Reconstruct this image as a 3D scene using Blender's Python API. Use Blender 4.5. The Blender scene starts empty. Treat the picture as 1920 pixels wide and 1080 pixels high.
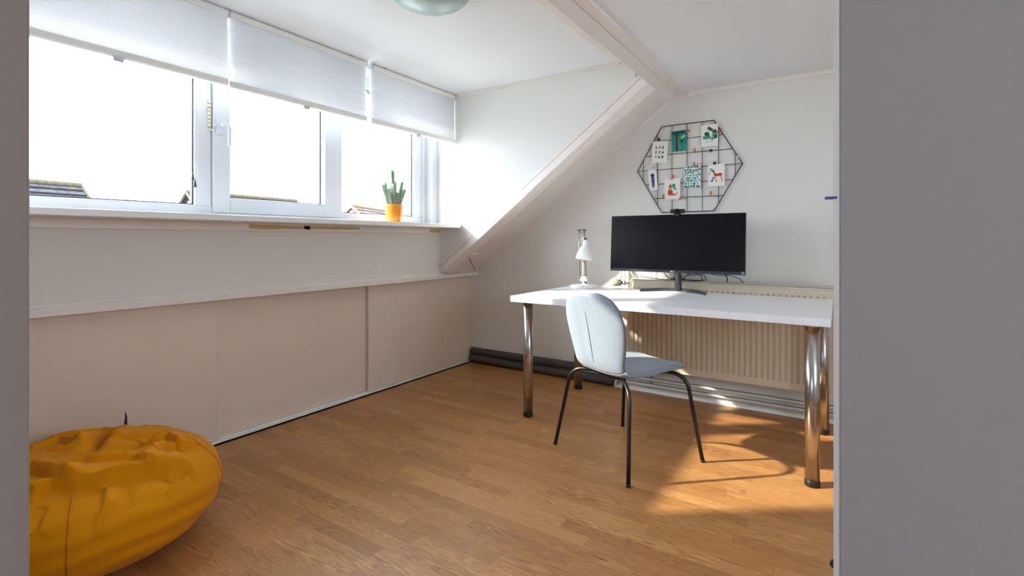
import bpy, bmesh, math, random
from mathutils import Vector, Matrix, noise
R = math.radians
PI = math.pi
sc = bpy.context.scene
C = sc.collection
random.seed(4)

# ------------------------------------------------------------------ camera
YAW = 33.27
cam_d = bpy.data.cameras.new('camera')
cam_d.sensor_width = 36.0
cam_d.lens = 938.0 / 1920 * 36
cam_d.shift_y = -(540 - 450) / 1920
cam_d.clip_start = 0.02
cam_d.clip_end = 300
cam = bpy.data.objects.new('camera', cam_d)
cam.location = (0, 0, 1.10)
cam.rotation_euler = (R(90), 0, R(YAW))
C.objects.link(cam)
sc.camera = cam

# ------------------------------------------------------------------ view, world, sun
sc.view_settings.view_transform = 'Standard'
sc.view_settings.look = 'None'
sc.view_settings.gamma = 1
sc.view_settings.use_curve_mapping = False
sc.view_settings.exposure = 0.20
SKY = 11.5
SUN = 10.5
w = bpy.data.worlds.new('sky')
sc.world = w
w.use_nodes = True
nt = w.node_tree
nt.nodes.clear()
wo = nt.nodes.new('ShaderNodeOutputWorld')
bg = nt.nodes.new('ShaderNodeBackground')
tc = nt.nodes.new('ShaderNodeTexCoord')
mp = nt.nodes.new('ShaderNodeMapping')
mp.inputs['Scale'].default_value = (1.2, 1.2, 9)
nz = nt.nodes.new('ShaderNodeTexNoise')
nz.inputs['Scale'].default_value = 2.2
nz.inputs['Detail'].default_value = 6
cr = nt.nodes.new('ShaderNodeValToRGB')
cr.color_ramp.elements[0].position = 0.35
cr.color_ramp.elements[0].color = (0.76, 0.90, 1.12, 1)
cr.color_ramp.elements[1].position = 0.65
cr.color_ramp.elements[1].color = (0.93, 0.99, 1.08, 1)
nt.links.new(tc.outputs['Generated'], mp.inputs['Vector'])
nt.links.new(mp.outputs[0], nz.inputs['Vector'])
nt.links.new(nz.outputs['Fac'], cr.inputs['Fac'])
nt.links.new(cr.outputs[0], bg.inputs['Color'])
bg.inputs['Strength'].default_value = SKY
nt.links.new(bg.outputs[0], wo.inputs['Surface'])

sun_d = bpy.data.lights.new('sun', 'SUN')
sun_d.energy = SUN
sun_d.angle = R(1.2)
sun_d.color = (1.0, 0.93, 0.82)
sun = bpy.data.objects.new('sun', sun_d)
sun.rotation_euler = Vector((1.0, 0.745, -0.645)).to_track_quat('-Z', 'Y').to_euler()
sun.location = (-8, -4, 8)
C.objects.link(sun)

def portal(name, loc, direction, sx, sy):
    d = bpy.data.lights.new(name, 'AREA')
    d.shape = 'RECTANGLE'
    d.size, d.size_y = sx, sy
    d.cycles.is_portal = True
    o = bpy.data.objects.new(name, d)
    o.location = loc
    o.rotation_euler = Vector(direction).to_track_quat('-Z', 'Z').to_euler()
    C.objects.link(o)
portal('daylight_portal', (-2.97, 1.6, 1.62), (1, 0, 0), 2.85, 0.95)
portal('daylight_portal_hall', (-0.3, -1.86, 1.40), (0, 1, 0), 0.8, 0.8)
portal('daylight_portal_side', (1.73, 1.16, 1.475), (-1, 0, 0), 0.96, 0.95)
sc.cycles.max_bounces = 12
sc.cycles.diffuse_bounces = 7
sc.cycles.transparent_max_bounces = 16
sc.cycles.sample_clamp_indirect = 8

# ------------------------------------------------------------------ materials
MATS = {}
def srgb(h):
    if isinstance(h, str):
        h = h.lstrip('#')
        c = [int(h[i:i+2], 16) / 255 for i in (0, 2, 4)]
    else:
        c = [v / 255 for v in h]
    return tuple((x / 12.92 if x <= 0.04045 else ((x + 0.055) / 1.055) ** 2.4) for x in c) + (1,)

def mat(name, col, rough=0.5, metal=0.0, bump=None, var=None, spec=0.5, coat=0, sheen=0, mapscale=None, alpha=None):
    """bump=(scale, strength, distance); var=(scale, amount)"""
    if name in MATS: return MATS[name]
    m = bpy.data.materials.new(name)
    m.use_nodes = True
    t = m.node_tree
    b = t.nodes['Principled BSDF']
    base = srgb(col)
    b.inputs['Base Color'].default_value = base
    b.inputs['Roughness'].default_value = rough
    b.inputs['Metallic'].default_value = metal
    b.inputs['Specular IOR Level'].default_value = spec
    b.inputs['Coat Weight'].default_value = coat
    b.inputs['Sheen Weight'].default_value = sheen
    tcn = t.nodes.new('ShaderNodeTexCoord')
    src = tcn.outputs['Object']
    if mapscale:
        mpn = t.nodes.new('ShaderNodeMapping')
        mpn.inputs['Scale'].default_value = mapscale
        t.links.new(src, mpn.inputs['Vector'])
        src = mpn.outputs[0]
    if var:
        n = t.nodes.new('ShaderNodeTexNoise')
        n.inputs['Scale'].default_value = var[0]
        n.inputs['Detail'].default_value = 5
        t.links.new(src, n.inputs['Vector'])
        mx = t.nodes.new('ShaderNodeMix')
        mx.data_type = 'RGBA'
        k = var[1]
        mx.inputs['A'].default_value = tuple(x * (1 - k) for x in base[:3]) + (1,)
        mx.inputs['B'].default_value = tuple(min(1, x * (1 + k)) for x in base[:3]) + (1,)
        t.links.new(n.outputs['Fac'], mx.inputs['Factor'])
        t.links.new(mx.outputs['Result'], b.inputs['Base Color'])
    if bump:
        n2 = t.nodes.new('ShaderNodeTexNoise')
        n2.inputs['Scale'].default_value = bump[0]
        n2.inputs['Detail'].default_value = 4
        t.links.new(src, n2.inputs['Vector'])
        bp = t.nodes.new('ShaderNodeBump')
        bp.inputs['Strength'].default_value = bump[1]
        bp.inputs['Distance'].default_value = bump[2]
        t.links.new(n2.outputs['Fac'], bp.inputs['Height'])
        t.links.new(bp.outputs[0], b.inputs['Normal'])
    MATS[name] = m
    return m

def floor_material():
    m = bpy.data.materials.new('oak_laminate')
    m.use_nodes = True
    t = m.node_tree
    b = t.nodes['Principled BSDF']
    def N(k): return t.nodes.new(k)
    def M(op, a, c=None, d=None):
        n = N('ShaderNodeMath'); n.operation = op
        for i, v in enumerate((a, c, d)):
            if v is None: continue
            if isinstance(v, (int, float)): n.inputs[i].default_value = v
            else: t.links.new(v, n.inputs[i])
        return n.outputs[0]
    tcn = N('ShaderNodeTexCoord')
    sep = N('ShaderNodeSeparateXYZ')
    t.links.new(tcn.outputs['Object'], sep.inputs[0])
    x, y = sep.outputs[0], sep.outputs[1]
    W, L = 0.0655, 0.43
    yr = M('DIVIDE', y, W)
    row = M('FLOOR', yr)
    wn = N('ShaderNodeTexWhiteNoise'); wn.noise_dimensions = '1D'
    t.links.new(row, wn.inputs['W'])
    xo = M('ADD', M('DIVIDE', x, L), M('MULTIPLY', wn.outputs['Value'], 7.3))
    idx = M('FLOOR', xo)
    comb = N('ShaderNodeCombineXYZ')
    t.links.new(row, comb.inputs[0]); t.links.new(idx, comb.inputs[1])
    wn2 = N('ShaderNodeTexWhiteNoise'); wn2.noise_dimensions = '2D'
    t.links.new(comb.outputs[0], wn2.inputs['Vector'])
    rnd = wn2.outputs['Value']
    # grain: stretched noise shifted per plank
    gv = N('ShaderNodeCombineXYZ')
    t.links.new(M('ADD', M('MULTIPLY', x, 1.1), M('MULTIPLY', rnd, 37.0)), gv.inputs[0])
    t.links.new(M('ADD', M('MULTIPLY', y, 11.0), M('MULTIPLY', rnd, 91.0)), gv.inputs[1])
    g1 = N('ShaderNodeTexNoise'); g1.inputs['Scale'].default_value = 2.4; g1.inputs['Detail'].default_value = 2
    g1.inputs['Distortion'].default_value = 0.3
    t.links.new(gv.outputs[0], g1.inputs['Vector'])
    rings = M('SINE', M('MULTIPLY', g1.outputs['Fac'], 70.0))
    gv2 = N('ShaderNodeCombineXYZ')
    t.links.new(M('MULTIPLY', x, 6.0), gv2.inputs[0])
    t.links.new(M('ADD', M('MULTIPLY', y, 120.0), M('MULTIPLY', rnd, 50.0)), gv2.inputs[1])
    g2 = N('ShaderNodeTexNoise'); g2.inputs['Scale'].default_value = 3.0; g2.inputs['Detail'].default_value = 5
    t.links.new(gv2.outputs[0], g2.inputs['Vector'])
    ringmask = N('ShaderNodeTexNoise'); ringmask.inputs['Scale'].default_value = 1.6; ringmask.inputs['Detail'].default_value = 1
    t.links.new(gv.outputs[0], ringmask.inputs['Vector'])
    rm = M('MULTIPLY', M('MAXIMUM', M('SUBTRACT', ringmask.outputs['Fac'], 0.42), 0.0), 3.2)
    f = M('ADD', M('MULTIPLY', M('MULTIPLY', rings, rm), 0.30), M('MULTIPLY', M('SUBTRACT', g2.outputs['Fac'], 0.5), 1.0))
    f = M('ADD', M('ADD', f, M('MULTIPLY', M('SUBTRACT', rnd, 0.5), 0.29)), 0.5)
    ramp = N('ShaderNodeValToRGB')
    e = ramp.color_ramp.elements
    e[0].position = 0.0; e[0].color = srgb((118, 74, 38))
    e[1].position = 1.0; e[1].color = srgb((206, 157, 102))
    mid = ramp.color_ramp.elements.new(0.5); mid.color = srgb((172, 120, 70))
    t.links.new(f, ramp.inputs['Fac'])
    # fine joints
    fy = M('FRACT', yr)
    fx = M('FRACT', xo)
    jy = M('LESS_THAN', M('MINIMUM', fy, M('SUBTRACT', 1.0, fy)), 0.010)
    jx = M('LESS_THAN', M('MINIMUM', fx, M('SUBTRACT', 1.0, fx)), 0.0016)
    j = M('MULTIPLY', M('MAXIMUM', jy, jx), 0.35)
    mx = N('ShaderNodeMix'); mx.data_type = 'RGBA'
    t.links.new(j, mx.inputs['Factor'])
    t.links.new(ramp.outputs[0], mx.inputs['A'])
    mx.inputs['B'].default_value = srgb((96, 62, 36))
    t.links.new(mx.outputs['Result'], b.inputs['Base Color'])
    b.inputs['Roughness'].default_value = 0.36
    rgh = M('ADD', M('MULTIPLY', g2.outputs['Fac'], 0.14), 0.29)
    t.links.new(rgh, b.inputs['Roughness'])
    b.inputs['Specular IOR Level'].default_value = 0.45
    bp = N('ShaderNodeBump'); bp.inputs['Strength'].default_value = 0.12; bp.inputs['Distance'].default_value = 0.001
    t.links.new(g2.outputs['Fac'], bp.inputs['Height'])
    t.links.new(bp.outputs[0], b.inputs['Normal'])
    return m

def glass_material():
    m = bpy.data.materials.new('window_glass')
    m.use_nodes = True
    t = m.node_tree
    t.nodes.clear()
    o = t.nodes.new('ShaderNodeOutputMaterial')
    tr = t.nodes.new('ShaderNodeBsdfTransparent'); tr.inputs[0].default_value = (0.97, 0.985, 0.98, 1)
    gl = t.nodes.new('ShaderNodeBsdfGlossy'); gl.inputs['Roughness'].default_value = 0.01
    lw = t.nodes.new('ShaderNodeLayerWeight')
    pw = t.nodes.new('ShaderNodeMath'); pw.operation = 'POWER'; pw.inputs[1].default_value = 5.0
    t.links.new(lw.outputs['Facing'], pw.inputs[0])
    fr = t.nodes.new('ShaderNodeMath'); fr.operation = 'MULTIPLY_ADD'
    fr.inputs[1].default_value = 0.9; fr.inputs[2].default_value = 0.035
    t.links.new(pw.outputs[0], fr.inputs[0])
    mx = t.nodes.new('ShaderNodeMixShader')
    t.links.new(fr.outputs[0], mx.inputs[0])
    t.links.new(tr.outputs[0], mx.inputs[1]); t.links.new(gl.outputs[0], mx.inputs[2])
    t.links.new(mx.outputs[0], o.inputs[0])
    return m

def blind_material():
    m = bpy.data.materials.new('honeycomb_fabric')
    m.use_nodes = True
    t = m.node_tree
    t.nodes.clear()
    o = t.nodes.new('ShaderNodeOutputMaterial')
    d = t.nodes.new('ShaderNodeBsdfDiffuse'); d.inputs[0].default_value = (0.70, 0.71, 0.73, 1)
    tl = t.nodes.new('ShaderNodeBsdfTranslucent'); tl.inputs[0].default_value = (0.80, 0.80, 0.80, 1)
    mx = t.nodes.new('ShaderNodeMixShader'); mx.inputs[0].default_value = 0.36
    t.links.new(d.outputs[0], mx.inputs[1]); t.links.new(tl.outputs[0], mx.inputs[2])
    n = t.nodes.new('ShaderNodeTexNoise'); n.inputs['Scale'].default_value = 160
    tcn = t.nodes.new('ShaderNodeTexCoord')
    mpn = t.nodes.new('ShaderNodeMapping'); mpn.inputs['Scale'].default_value = (1, 0.12, 1)
    t.links.new(tcn.outputs['Object'], mpn.inputs[0]); t.links.new(mpn.outputs[0], n.inputs['Vector'])
    bp = t.nodes.new('ShaderNodeBump'); bp.inputs['Strength'].default_value = 0.3; bp.inputs['Distance'].default_value = 0.002
    t.links.new(n.outputs['Fac'], bp.inputs['Height'])
    t.links.new(mx.outputs[0], o.inputs[0])
    return m

def tile_material(name, c1, c2, moss):
    m = bpy.data.materials.new(name)
    m.use_nodes = True
    t = m.node_tree
    b = t.nodes['Principled BSDF']
    b.inputs['Roughness'].default_value = 0.9
    tcn = t.nodes.new('ShaderNodeTexCoord')
    br = t.nodes.new('ShaderNodeTexBrick')
    br.inputs['Scale'].default_value = 1.0
    br.inputs['Brick Width'].default_value = 0.40
    br.inputs['Row Height'].default_value = 0.42
    br.inputs['Mortar Size'].default_value = 0.045
    br.inputs['Color1'].default_value = srgb(c1)
    br.inputs['Color2'].default_value = srgb(c2)
    br.inputs['Mortar'].default_value = srgb((14, 13, 14))
    t.links.new(tcn.outputs['UV'], br.inputs['Vector'])
    n = t.nodes.new('ShaderNodeTexNoise'); n.inputs['Scale'].default_value = 1.4; n.inputs['Detail'].default_value = 6
    t.links.new(tcn.outputs['UV'], n.inputs['Vector'])
    rp = t.nodes.new('ShaderNodeValToRGB'); rp.color_ramp.elements[0].position = 0.52; rp.color_ramp.elements[1].position = 0.7
    t.links.new(n.outputs['Fac'], rp.inputs[0])
    mx = t.nodes.new('ShaderNodeMix'); mx.data_type = 'RGBA'
    t.links.new(rp.outputs[0], mx.inputs['Factor'])
    t.links.new(br.outputs['Color'], mx.inputs['A'])
    mx.inputs['B'].default_value = srgb(moss)
    t.links.new(mx.outputs['Result'], b.inputs['Base Color'])
    return m

def fabric_material(name, c1, c2, scale=900, rough=0.95, sheen=0.25):
    m = bpy.data.materials.new(name)
    m.use_nodes = True
    t = m.node_tree
    b = t.nodes['Principled BSDF']
    b.inputs['Roughness'].default_value = rough
    b.inputs['Specular IOR Level'].default_value = 0.15
    b.inputs['Sheen Weight'].default_value = sheen
    tcn = t.nodes.new('ShaderNodeTexCoord')
    n = t.nodes.new('ShaderNodeTexNoise'); n.inputs['Scale'].default_value = scale; n.inputs['Detail'].default_value = 2
    t.links.new(tcn.outputs['Object'], n.inputs['Vector'])
    rp = t.nodes.new('ShaderNodeValToRGB')
    rp.color_ramp.elements[0].position = 0.35; rp.color_ramp.elements[0].color = srgb(c1)
    rp.color_ramp.elements[1].position = 0.65; rp.color_ramp.elements[1].color = srgb(c2)
    t.links.new(n.outputs['Fac'], rp.inputs[0])
    t.links.new(rp.outputs[0], b.inputs['Base Color'])
    bp = t.nodes.new('ShaderNodeBump'); bp.inputs['Strength'].default_value = 0.25; bp.inputs['Distance'].default_value = 0.001
    t.links.new(n.outputs['Fac'], bp.inputs['Height'])
    t.links.new(bp.outputs[0], b.inputs['Normal'])
    return m

M_FLOOR = floor_material()
M_GLASS = glass_material()
M_BLIND = blind_material()
M_WALL = mat('wallpaper_white', (226, 223, 216), 0.85, bump=(420, 0.25, 0.002), var=(3.0, 0.015), spec=0.2, mapscale=(1, 1, 0.5))
M_CHEEK = mat('wallpaper_cheek', (228, 228, 224), 0.85, bump=(500, 0.2, 0.002), spec=0.2)
M_CEIL = mat('ceiling_paint', (234, 236, 238), 0.9, spec=0.15)
M_TRIM = mat('old_cream_paint', (232, 224, 217), 0.45, bump=(30, 0.08, 0.003), var=(8, 0.03))
M_CUP = mat('cupboard_paint', (222, 206, 190), 0.5, var=(2.5, 0.02), bump=(260, 0.12, 0.001))
M_HALL = mat('grey_hall_wall', (182, 174, 171), 0.9, bump=(350, 0.12, 0.001), var=(60, 0.03), spec=0.2)
M_PVC = mat('white_pvc', (202, 205, 211), 0.28)
M_SILL = mat('sill_white', (236, 236, 232), 0.35)
M_GASKET = mat('dark_gasket', (62, 66, 72), 0.6)
M_GAP = mat('dark_gap', (48, 40, 36), 0.9)
M_DESK = mat('white_laminate', (238, 238, 240), 0.32, spec=0.5)
M_DESKEDGE = mat('white_edge_band', (236, 232, 228), 0.4)
M_CHROME = mat('brushed_chrome', (190, 186, 182), 0.24, 1.0)
M_BLACKP = mat('black_plastic', (18, 18, 20), 0.45)
M_BLACKM = mat('black_powder_steel', (20, 20, 22), 0.32)
M_SCREEN = mat('monitor_screen', (7, 9, 15), 0.16, spec=0.32)
M_BEZEL = mat('monitor_bezel', (38, 42, 50), 0.35)
M_STAND = mat('monitor_stand_grey', (58, 62, 70), 0.38)
M_RAD = mat('radiator_enamel', (214, 204, 182), 0.35)
M_PIPE = mat('pipe_insulation', (74, 68, 68), 0.62, bump=(90, 0.2, 0.002))
M_PIPEW = mat('painted_pipe', (222, 216, 206), 0.4)
M_PIPEG = mat('grey_pipe', (120, 124, 126), 0.4)
M_WHITEM = mat('white_lamp_metal', (240, 240, 240), 0.28)
M_STEEL = mat('dull_steel', (128, 122, 116), 0.35, 0.9)
M_WIRE = mat('black_wire', (24, 24, 26), 0.4)
M_PAPER = mat('card_paper', (238, 236, 230), 0.8, spec=0.2)
M_WOOD = mat('peg_wood', (182, 120, 84), 0.7)
M_PEGC = mat('copper_peg', (196, 104, 78), 0.45)
M_POT = mat('orange_glaze', (226, 140, 26), 0.22, coat=0.4, var=(14, 0.08))
M_SOIL = mat('potting_soil', (52, 40, 30), 0.95)
M_CHAIR = fabric_material('pale_mint_felt', (122, 134, 143), (143, 153, 163), 420)
M_CHAIRSEAM = mat('seam_shadow_thread', (96, 106, 110), 0.9)
M_BEAN = fabric_material('mustard_canvas', (200, 124, 0), (220, 144, 2), 700, 0.9, 0.05)
M_BEANSEAM = mat('mustard_seam', (168, 100, 8), 0.95)
M_LAMPGLASS = mat('frosted_marble_glass', (166, 190, 186), 0.25, var=(16, 0.18), spec=0.5)
M_TAPE = mat('old_glue_residue', (202, 176, 128), 0.8, var=(30, 0.1))

# ------------------------------------------------------------------ mesh helpers
class MB:
    def __init__(s):
        s.bm = bmesh.new()
        s.mi = 0
        s.mats = []
    def use(s, m):
        if m not in s.mats: s.mats.append(m)
        s.mi = s.mats.index(m)
        return s
    def _f(s, f, smooth=False):
        f.material_index = s.mi
        f.smooth = smooth
    def box(s, x0, x1, y0, y1, z0, z1, mtx=None, bevel=0.0):
        b2 = bmesh.new()
        bmesh.ops.create_cube(b2, size=1)
        for v in b2.verts:
            v.co = Vector(((x0 + x1) / 2 + v.co.x * (x1 - x0), (y0 + y1) / 2 + v.co.y * (y1 - y0), (z0 + z1) / 2 + v.co.z * (z1 - z0)))
        if bevel > 0:
            bmesh.ops.bevel(b2, geom=b2.edges[:], offset=bevel, segments=2, affect='EDGES', profile=0.6)
        s._merge(b2, mtx, bevel > 0)
        return s
    def _merge(s, b2, mtx=None, smooth=False):
        vm = {}
        for v in b2.verts:
            vm[v] = s.bm.verts.new(mtx @ v.co if mtx else v.co)
        for f in b2.faces:
            try:
                nf = s.bm.faces.new([vm[v] for v in f.verts])
                s._f(nf, smooth and False)
            except ValueError: pass
        b2.free()
    def prism(s, poly, axis, a0, a1, smooth=False):
        """poly of 2D points; axis 'x','y','z' is the extrusion axis. For y: points are (x,z); x: (y,z); z: (x,y)"""
        def P(p, a):
            return {'y': (p[0], a, p[1]), 'x': (a, p[0], p[1]), 'z': (p[0], p[1], a)}[axis]
        v0 = [s.bm.verts.new(P(p, a0)) for p in poly]
        v1 = [s.bm.verts.new(P(p, a1)) for p in poly]
        n = len(poly)
        s._f(s.bm.faces.new(v0)); s._f(s.bm.faces.new(v1[::-1]))
        for i in range(n):
            s._f(s.bm.faces.new((v0[i], v0[(i+1) % n], v1[(i+1) % n], v1[i])), smooth)
        return s
    def tube(s, pts, r, n=12, caps=True, flat=1.0, closed=False):
        pts = [Vector(p) for p in pts]
        rs = r if isinstance(r, (list, tuple)) else [r] * len(pts)
        rings = []
        up = None
        N = len(pts)
        for i, p in enumerate(pts):
            if closed: d = (pts[(i+1) % N] - pts[i-1]).normalized()
            elif i == 0: d = (pts[1] - p).normalized()
            elif i == N - 1: d = (p - pts[-2]).normalized()
            else: d = ((pts[i+1] - p).normalized() + (p - pts[i-1]).normalized()).normalized()
            if up is None:
                a = Vector((0, 0, 1)) if abs(d.z) < 0.9 else Vector((1, 0, 0))
                up = (a - d * a.dot(d)).normalized()
            else:
                up = (up - d * up.dot(d)).normalized()
            sd = d.cross(up)
            rings.append([s.bm.verts.new(p + (up * math.cos(2*PI*k/n) + sd * math.sin(2*PI*k/n) * flat) * rs[i]) for k in range(n)])
        rr = range(N if closed else N - 1)
        for i in rr:
            a, b = rings[i], rings[(i+1) % N]
            for k in range(n):
                s._f(s.bm.faces.new((a[k], a[(k+1) % n], b[(k+1) % n], b[k])), True)
        if caps and not closed:
            s._f(s.bm.faces.new(rings[0][::-1])); s._f(s.bm.faces.new(rings[-1]))
        return s
    def lathe(s, prof, n=32, mtx=None, caps=True):
        """prof: list of (r, z)"""
        rings = []
        for r_, z in prof:
            ring = []
            for k in range(n):
                co = Vector((r_ * math.cos(2*PI*k/n), r_ * math.sin(2*PI*k/n), z))
                ring.append(s.bm.verts.new(mtx @ co if mtx else co))
            rings.append(ring)
        for a, b in zip(rings, rings[1:]):
            for k in range(n):
                s._f(s.bm.faces.new((a[k], a[(k+1) % n], b[(k+1) % n], b[k])), True)
        if caps:
            s._f(s.bm.faces.new(rings[0][::-1])); s._f(s.bm.faces.new(rings[-1]))
        return s
    def poly(s, pts, smooth=False):
        s._f(s.bm.faces.new([s.bm.verts.new(p) for p in pts]), smooth)
        return s
    def grid(s, rows, smooth=True, closed=False):
        V = [[s.bm.verts.new(p) for p in row] for row in rows]
        for a, b in zip(V, V[1:]):
            n = len(a)
            for k in range(n if closed else n - 1):
                s._f(s.bm.faces.new((a[k], a[(k+1) % n], b[(k+1) % n], b[k])), smooth)
        return V
    def build(s, name, m=None, parent=None, loc=None, rot=None, bevel=None, subsurf=0, kind=None, smooth_angle=None, fix=True):
        if fix: bmesh.ops.recalc_face_normals(s.bm, faces=s.bm.faces[:])
        me = bpy.data.meshes.new(name)
        s.bm.to_mesh(me); s.bm.free()
        if s.mats:
            for q in s.mats: me.materials.append(q)
        elif m: me.materials.append(m)
        o = bpy.data.objects.new(name, me)
        C.objects.link(o)
        if parent: o.parent = parent
        if loc: o.location = loc
        if rot: o.rotation_euler = rot
        if bevel:
            md = o.modifiers.new('bevel', 'BEVEL'); md.width = bevel; md.segments = 2; md.limit_method = 'ANGLE'; md.angle_limit = R(40)
            md.harden_normals = False
        if subsurf:
            md = o.modifiers.new('subsurf', 'SUBSURF'); md.levels = subsurf; md.render_levels = subsurf
        if kind: o['kind'] = kind
        return o

def tag(o, label, cat, group=None, kind=None):
    o['label'] = label; o['category'] = cat
    if group: o['group'] = group
    if kind: o['kind'] = kind
    return o
def thing(name, label, cat, loc=(0, 0, 0), rz=0, group=None):
    o = bpy.data.objects.new(name, None)
    o.empty_display_size = 0.1
    C.objects.link(o)
    o.location = loc; o.rotation_euler = (0, 0, rz)
    return tag(o, label, cat, group)
def struct(o, label=None, cat=None):
    o['kind'] = 'structure'
    if label: o['label'] = label
    if cat: o['category'] = cat
    return o
def copy_tree(o, parent=None):
    c = o.copy(); C.objects.link(c)
    if parent: c.parent = parent
    for ch in list(o.children): copy_tree(ch, c)
    return c
def text_mesh(s_, size, m, name, parent, loc, rot, depth=0.0004):
    cu = bpy.data.curves.new(name, 'FONT')
    cu.body = s_; cu.size = size; cu.extrude = depth; cu.align_x = 'CENTER'; cu.align_y = 'CENTER'
    tmp = bpy.data.objects.new('tmp', cu)
    me = bpy.data.meshes.new_from_object(tmp)
    bpy.data.objects.remove(tmp)
    me.materials.clear(); me.materials.append(m)
    o = bpy.data.objects.new(name, me); C.objects.link(o)
    o.parent = parent; o.location = loc; o.rotation_euler = rot
    return o
def arc(p0, p1, p2, n=8):
    """quadratic bend from p0 over control p1 to p2"""
    p0, p1, p2 = Vector(p0), Vector(p1), Vector(p2)
    return [p0*(1-t)**2 + p1*2*t*(1-t) + p2*t*t for t in [i/n for i in range(n+1)]]

# ------------------------------------------------------------------ room shell
YB = 3.62                     # back wall
YC = 3.12                     # dormer cheek
XP = -2.762                   # wall under the window
ZD = 2.267                    # dormer ceiling
ZM = 2.140                    # main ceiling
SL = 0.74                     # roof slope, dz/dx
def roofz(x, off=0.0): return 0.80 + off + SL * (x + 2.767)

b = MB(); b.box(-3.1, 1.75, -1.95, YB + 0.1, -0.12, 0.0)
struct(b.build('floor', M_FLOOR), 'oak strip laminate floor', 'floor')
b = MB(); b.box(-3.1, 1.75, YB, YB + 0.14, 0, 2.6)
struct(b.build('wall_back', M_WALL), 'white papered back wall behind the desk', 'wall')
# wall under the window, running behind the rafter foot
b = MB(); b.box(-2.86, XP, 0.18, YB, 0.80, 1.20)
struct(b.build('wall_left', M_WALL), 'white papered strip of wall under the window', 'wall')
# outer skin so no light leaks round the eaves
b = MB(); b.box(-3.1, -3.0, 0.1, YB + 0.1, -0.1, 1.16).box(-3.0, -2.86, 0.1, YB, 1.10, 1.20)
struct(b.build('wall_eaves', M_WALL))
# cheek
b = MB()
b.prism([(-2.86, 0.82), (-2.72, 0.84), (-1.10, 2.045), (-1.10, ZD + 0.1), (-2.98, ZD + 0.1), (-2.98, 0.82)], 'y', YC, YC + 0.10)
struct(b.build('wall_dormer_cheek', M_CHEEK), 'white triangular cheek wall of the dormer', 'wall')
# slope ceiling behind rafter
b = MB()
b.prism([(-3.05, roofz(-3.05, 0.012)), (-0.98, roofz(-0.98, 0.012)), (-0.98, roofz(-0.98, 0.2)), (-3.05, roofz(-3.05, 0.2))], 'y', YC + 0.02, YB + 0.02)
struct(b.build('ceiling_slope', M_TRIM), 'narrow strip of sloping ceiling between the rafter and back wall', 'ceiling')
# ceilings
b = MB(); b.box(-3.02, -1.10, 0.08, YC + 0.1, ZD, ZD + 0.12)
struct(b.build('ceiling_dormer', M_CEIL), 'flat white ceiling of the dormer', 'ceiling')
b = MB(); b.box(-1.03, 1.75, 0.08, YB + 0.1, ZM, ZM + 0.25).box(-1.24, -1.0, 0.08, YB + 0.1, ZD + 0.03, ZD + 0.12)
struct(b.build('ceiling', M_CEIL), 'flat white main ceiling right of the beam', 'ceiling')
# purlin beam, its section follows the roof slope
u = Vector((0.804, 0.595)); n_ = Vector((-0.595, 0.804))
p1 = Vector((-1.025, 2.099))
sec = [p1, Vector((-0.958, 2.134)), Vector((-0.958, 2.30)), Vector((-1.15, 2.30)), p1 + n_ * 0.15]
b = MB(); b.prism([tuple(q) for q in sec], 'y', 0.10, YB - 0.006)
struct(b.build('trim_1', M_TRIM, bevel=0.003), 'cream painted purlin beam running under the ceiling', 'beam')
b = MB(); b.box(-0.957, -0.900, 0.10, YB, 2.128, ZM + 0.01)
struct(b.build('trim_2', M_TRIM, bevel=0.002), 'flat cream board along the right side of the beam', 'trim')
b = MB(); b.box(-1.232, -1.12, 0.18, YC, ZD - 0.010, ZD + 0.01)
struct(b.build('trim_3', M_TRIM, bevel=0.002), 'flat cream board along the left side of the beam', 'trim')
# rafter
def slope_box(x0, x1, o0, o1, y0, y1, b):
    b.prism([(x0, roofz(x0, o0)), (x1, roofz(x1, o0)), (x1, roofz(x1, o1)), (x0, roofz(x0, o1))], 'y', y0, y1)
    return b
b = MB()
prof = [(3.098, 0.060), (3.098, -0.008), (3.148, -0.060), (3.166, -0.064), (3.172, -0.058), (3.172, 0.060)]
ra, rb_ = [], []
for yy, oo in prof:
    xl = -2.700 + 0.35 * (yy - 3.098)
    ra.append(b.bm.verts.new((xl, yy, max(roofz(xl, oo), 0.826)))); xe = (-1.7476 - oo) / 1.7146 + 0.002
    rb_.append(b.bm.verts.new((xe, yy, roofz(xe, oo))))
b.bm.faces.new(ra); b.bm.faces.new(rb_[::-1])
for i in range(6): b.bm.faces.new((ra[i], ra[(i+1) % 6], rb_[(i+1) % 6], rb_[i]))
struct(b.build('trim_4', M_TRIM, bevel=0.004), 'cream painted rafter rising diagonally to the beam', 'rafter')
b = MB(); slope_box(-2.76, -1.04, 0.066, 0.100, 3.106, YC + 0.01, b)
struct(b.build('trim_5', M_TRIM, bevel=0.002), 'thin cream batten above the rafter', 'trim')
b = MB(); slope_box(-2.70, -1.0, 0.058, 0.068, 3.112, YC + 0.01, b)
struct(b.build('trim_6', M_GAP))
# lath where slope ceiling meets back wall
b = MB(); slope_box(-2.76, -1.03, -0.016, 0.016, YB - 0.014, YB + 0.01, b)
struct(b.build('trim_7', M_TRIM, bevel=0.003), 'thin lath along the slope against the back wall', 'trim')
# lath at back wall ceiling and cheek ceiling
b = MB(); b.box(-0.893, 1.75, YB - 0.014, YB + 0.01, 2.112, ZM + 0.01)
struct(b.build('trim_8', M_TRIM, bevel=0.003), 'cream lath between back wall and ceiling', 'trim')
b = MB(); b.box(-2.62, -1.2, YC - 0.014, YC + 0.01, ZD - 0.024, ZD + 0.01)
struct(b.build('trim_9', M_TRIM, bevel=0.003), 'cream lath between dormer cheek and ceiling', 'trim')
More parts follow.
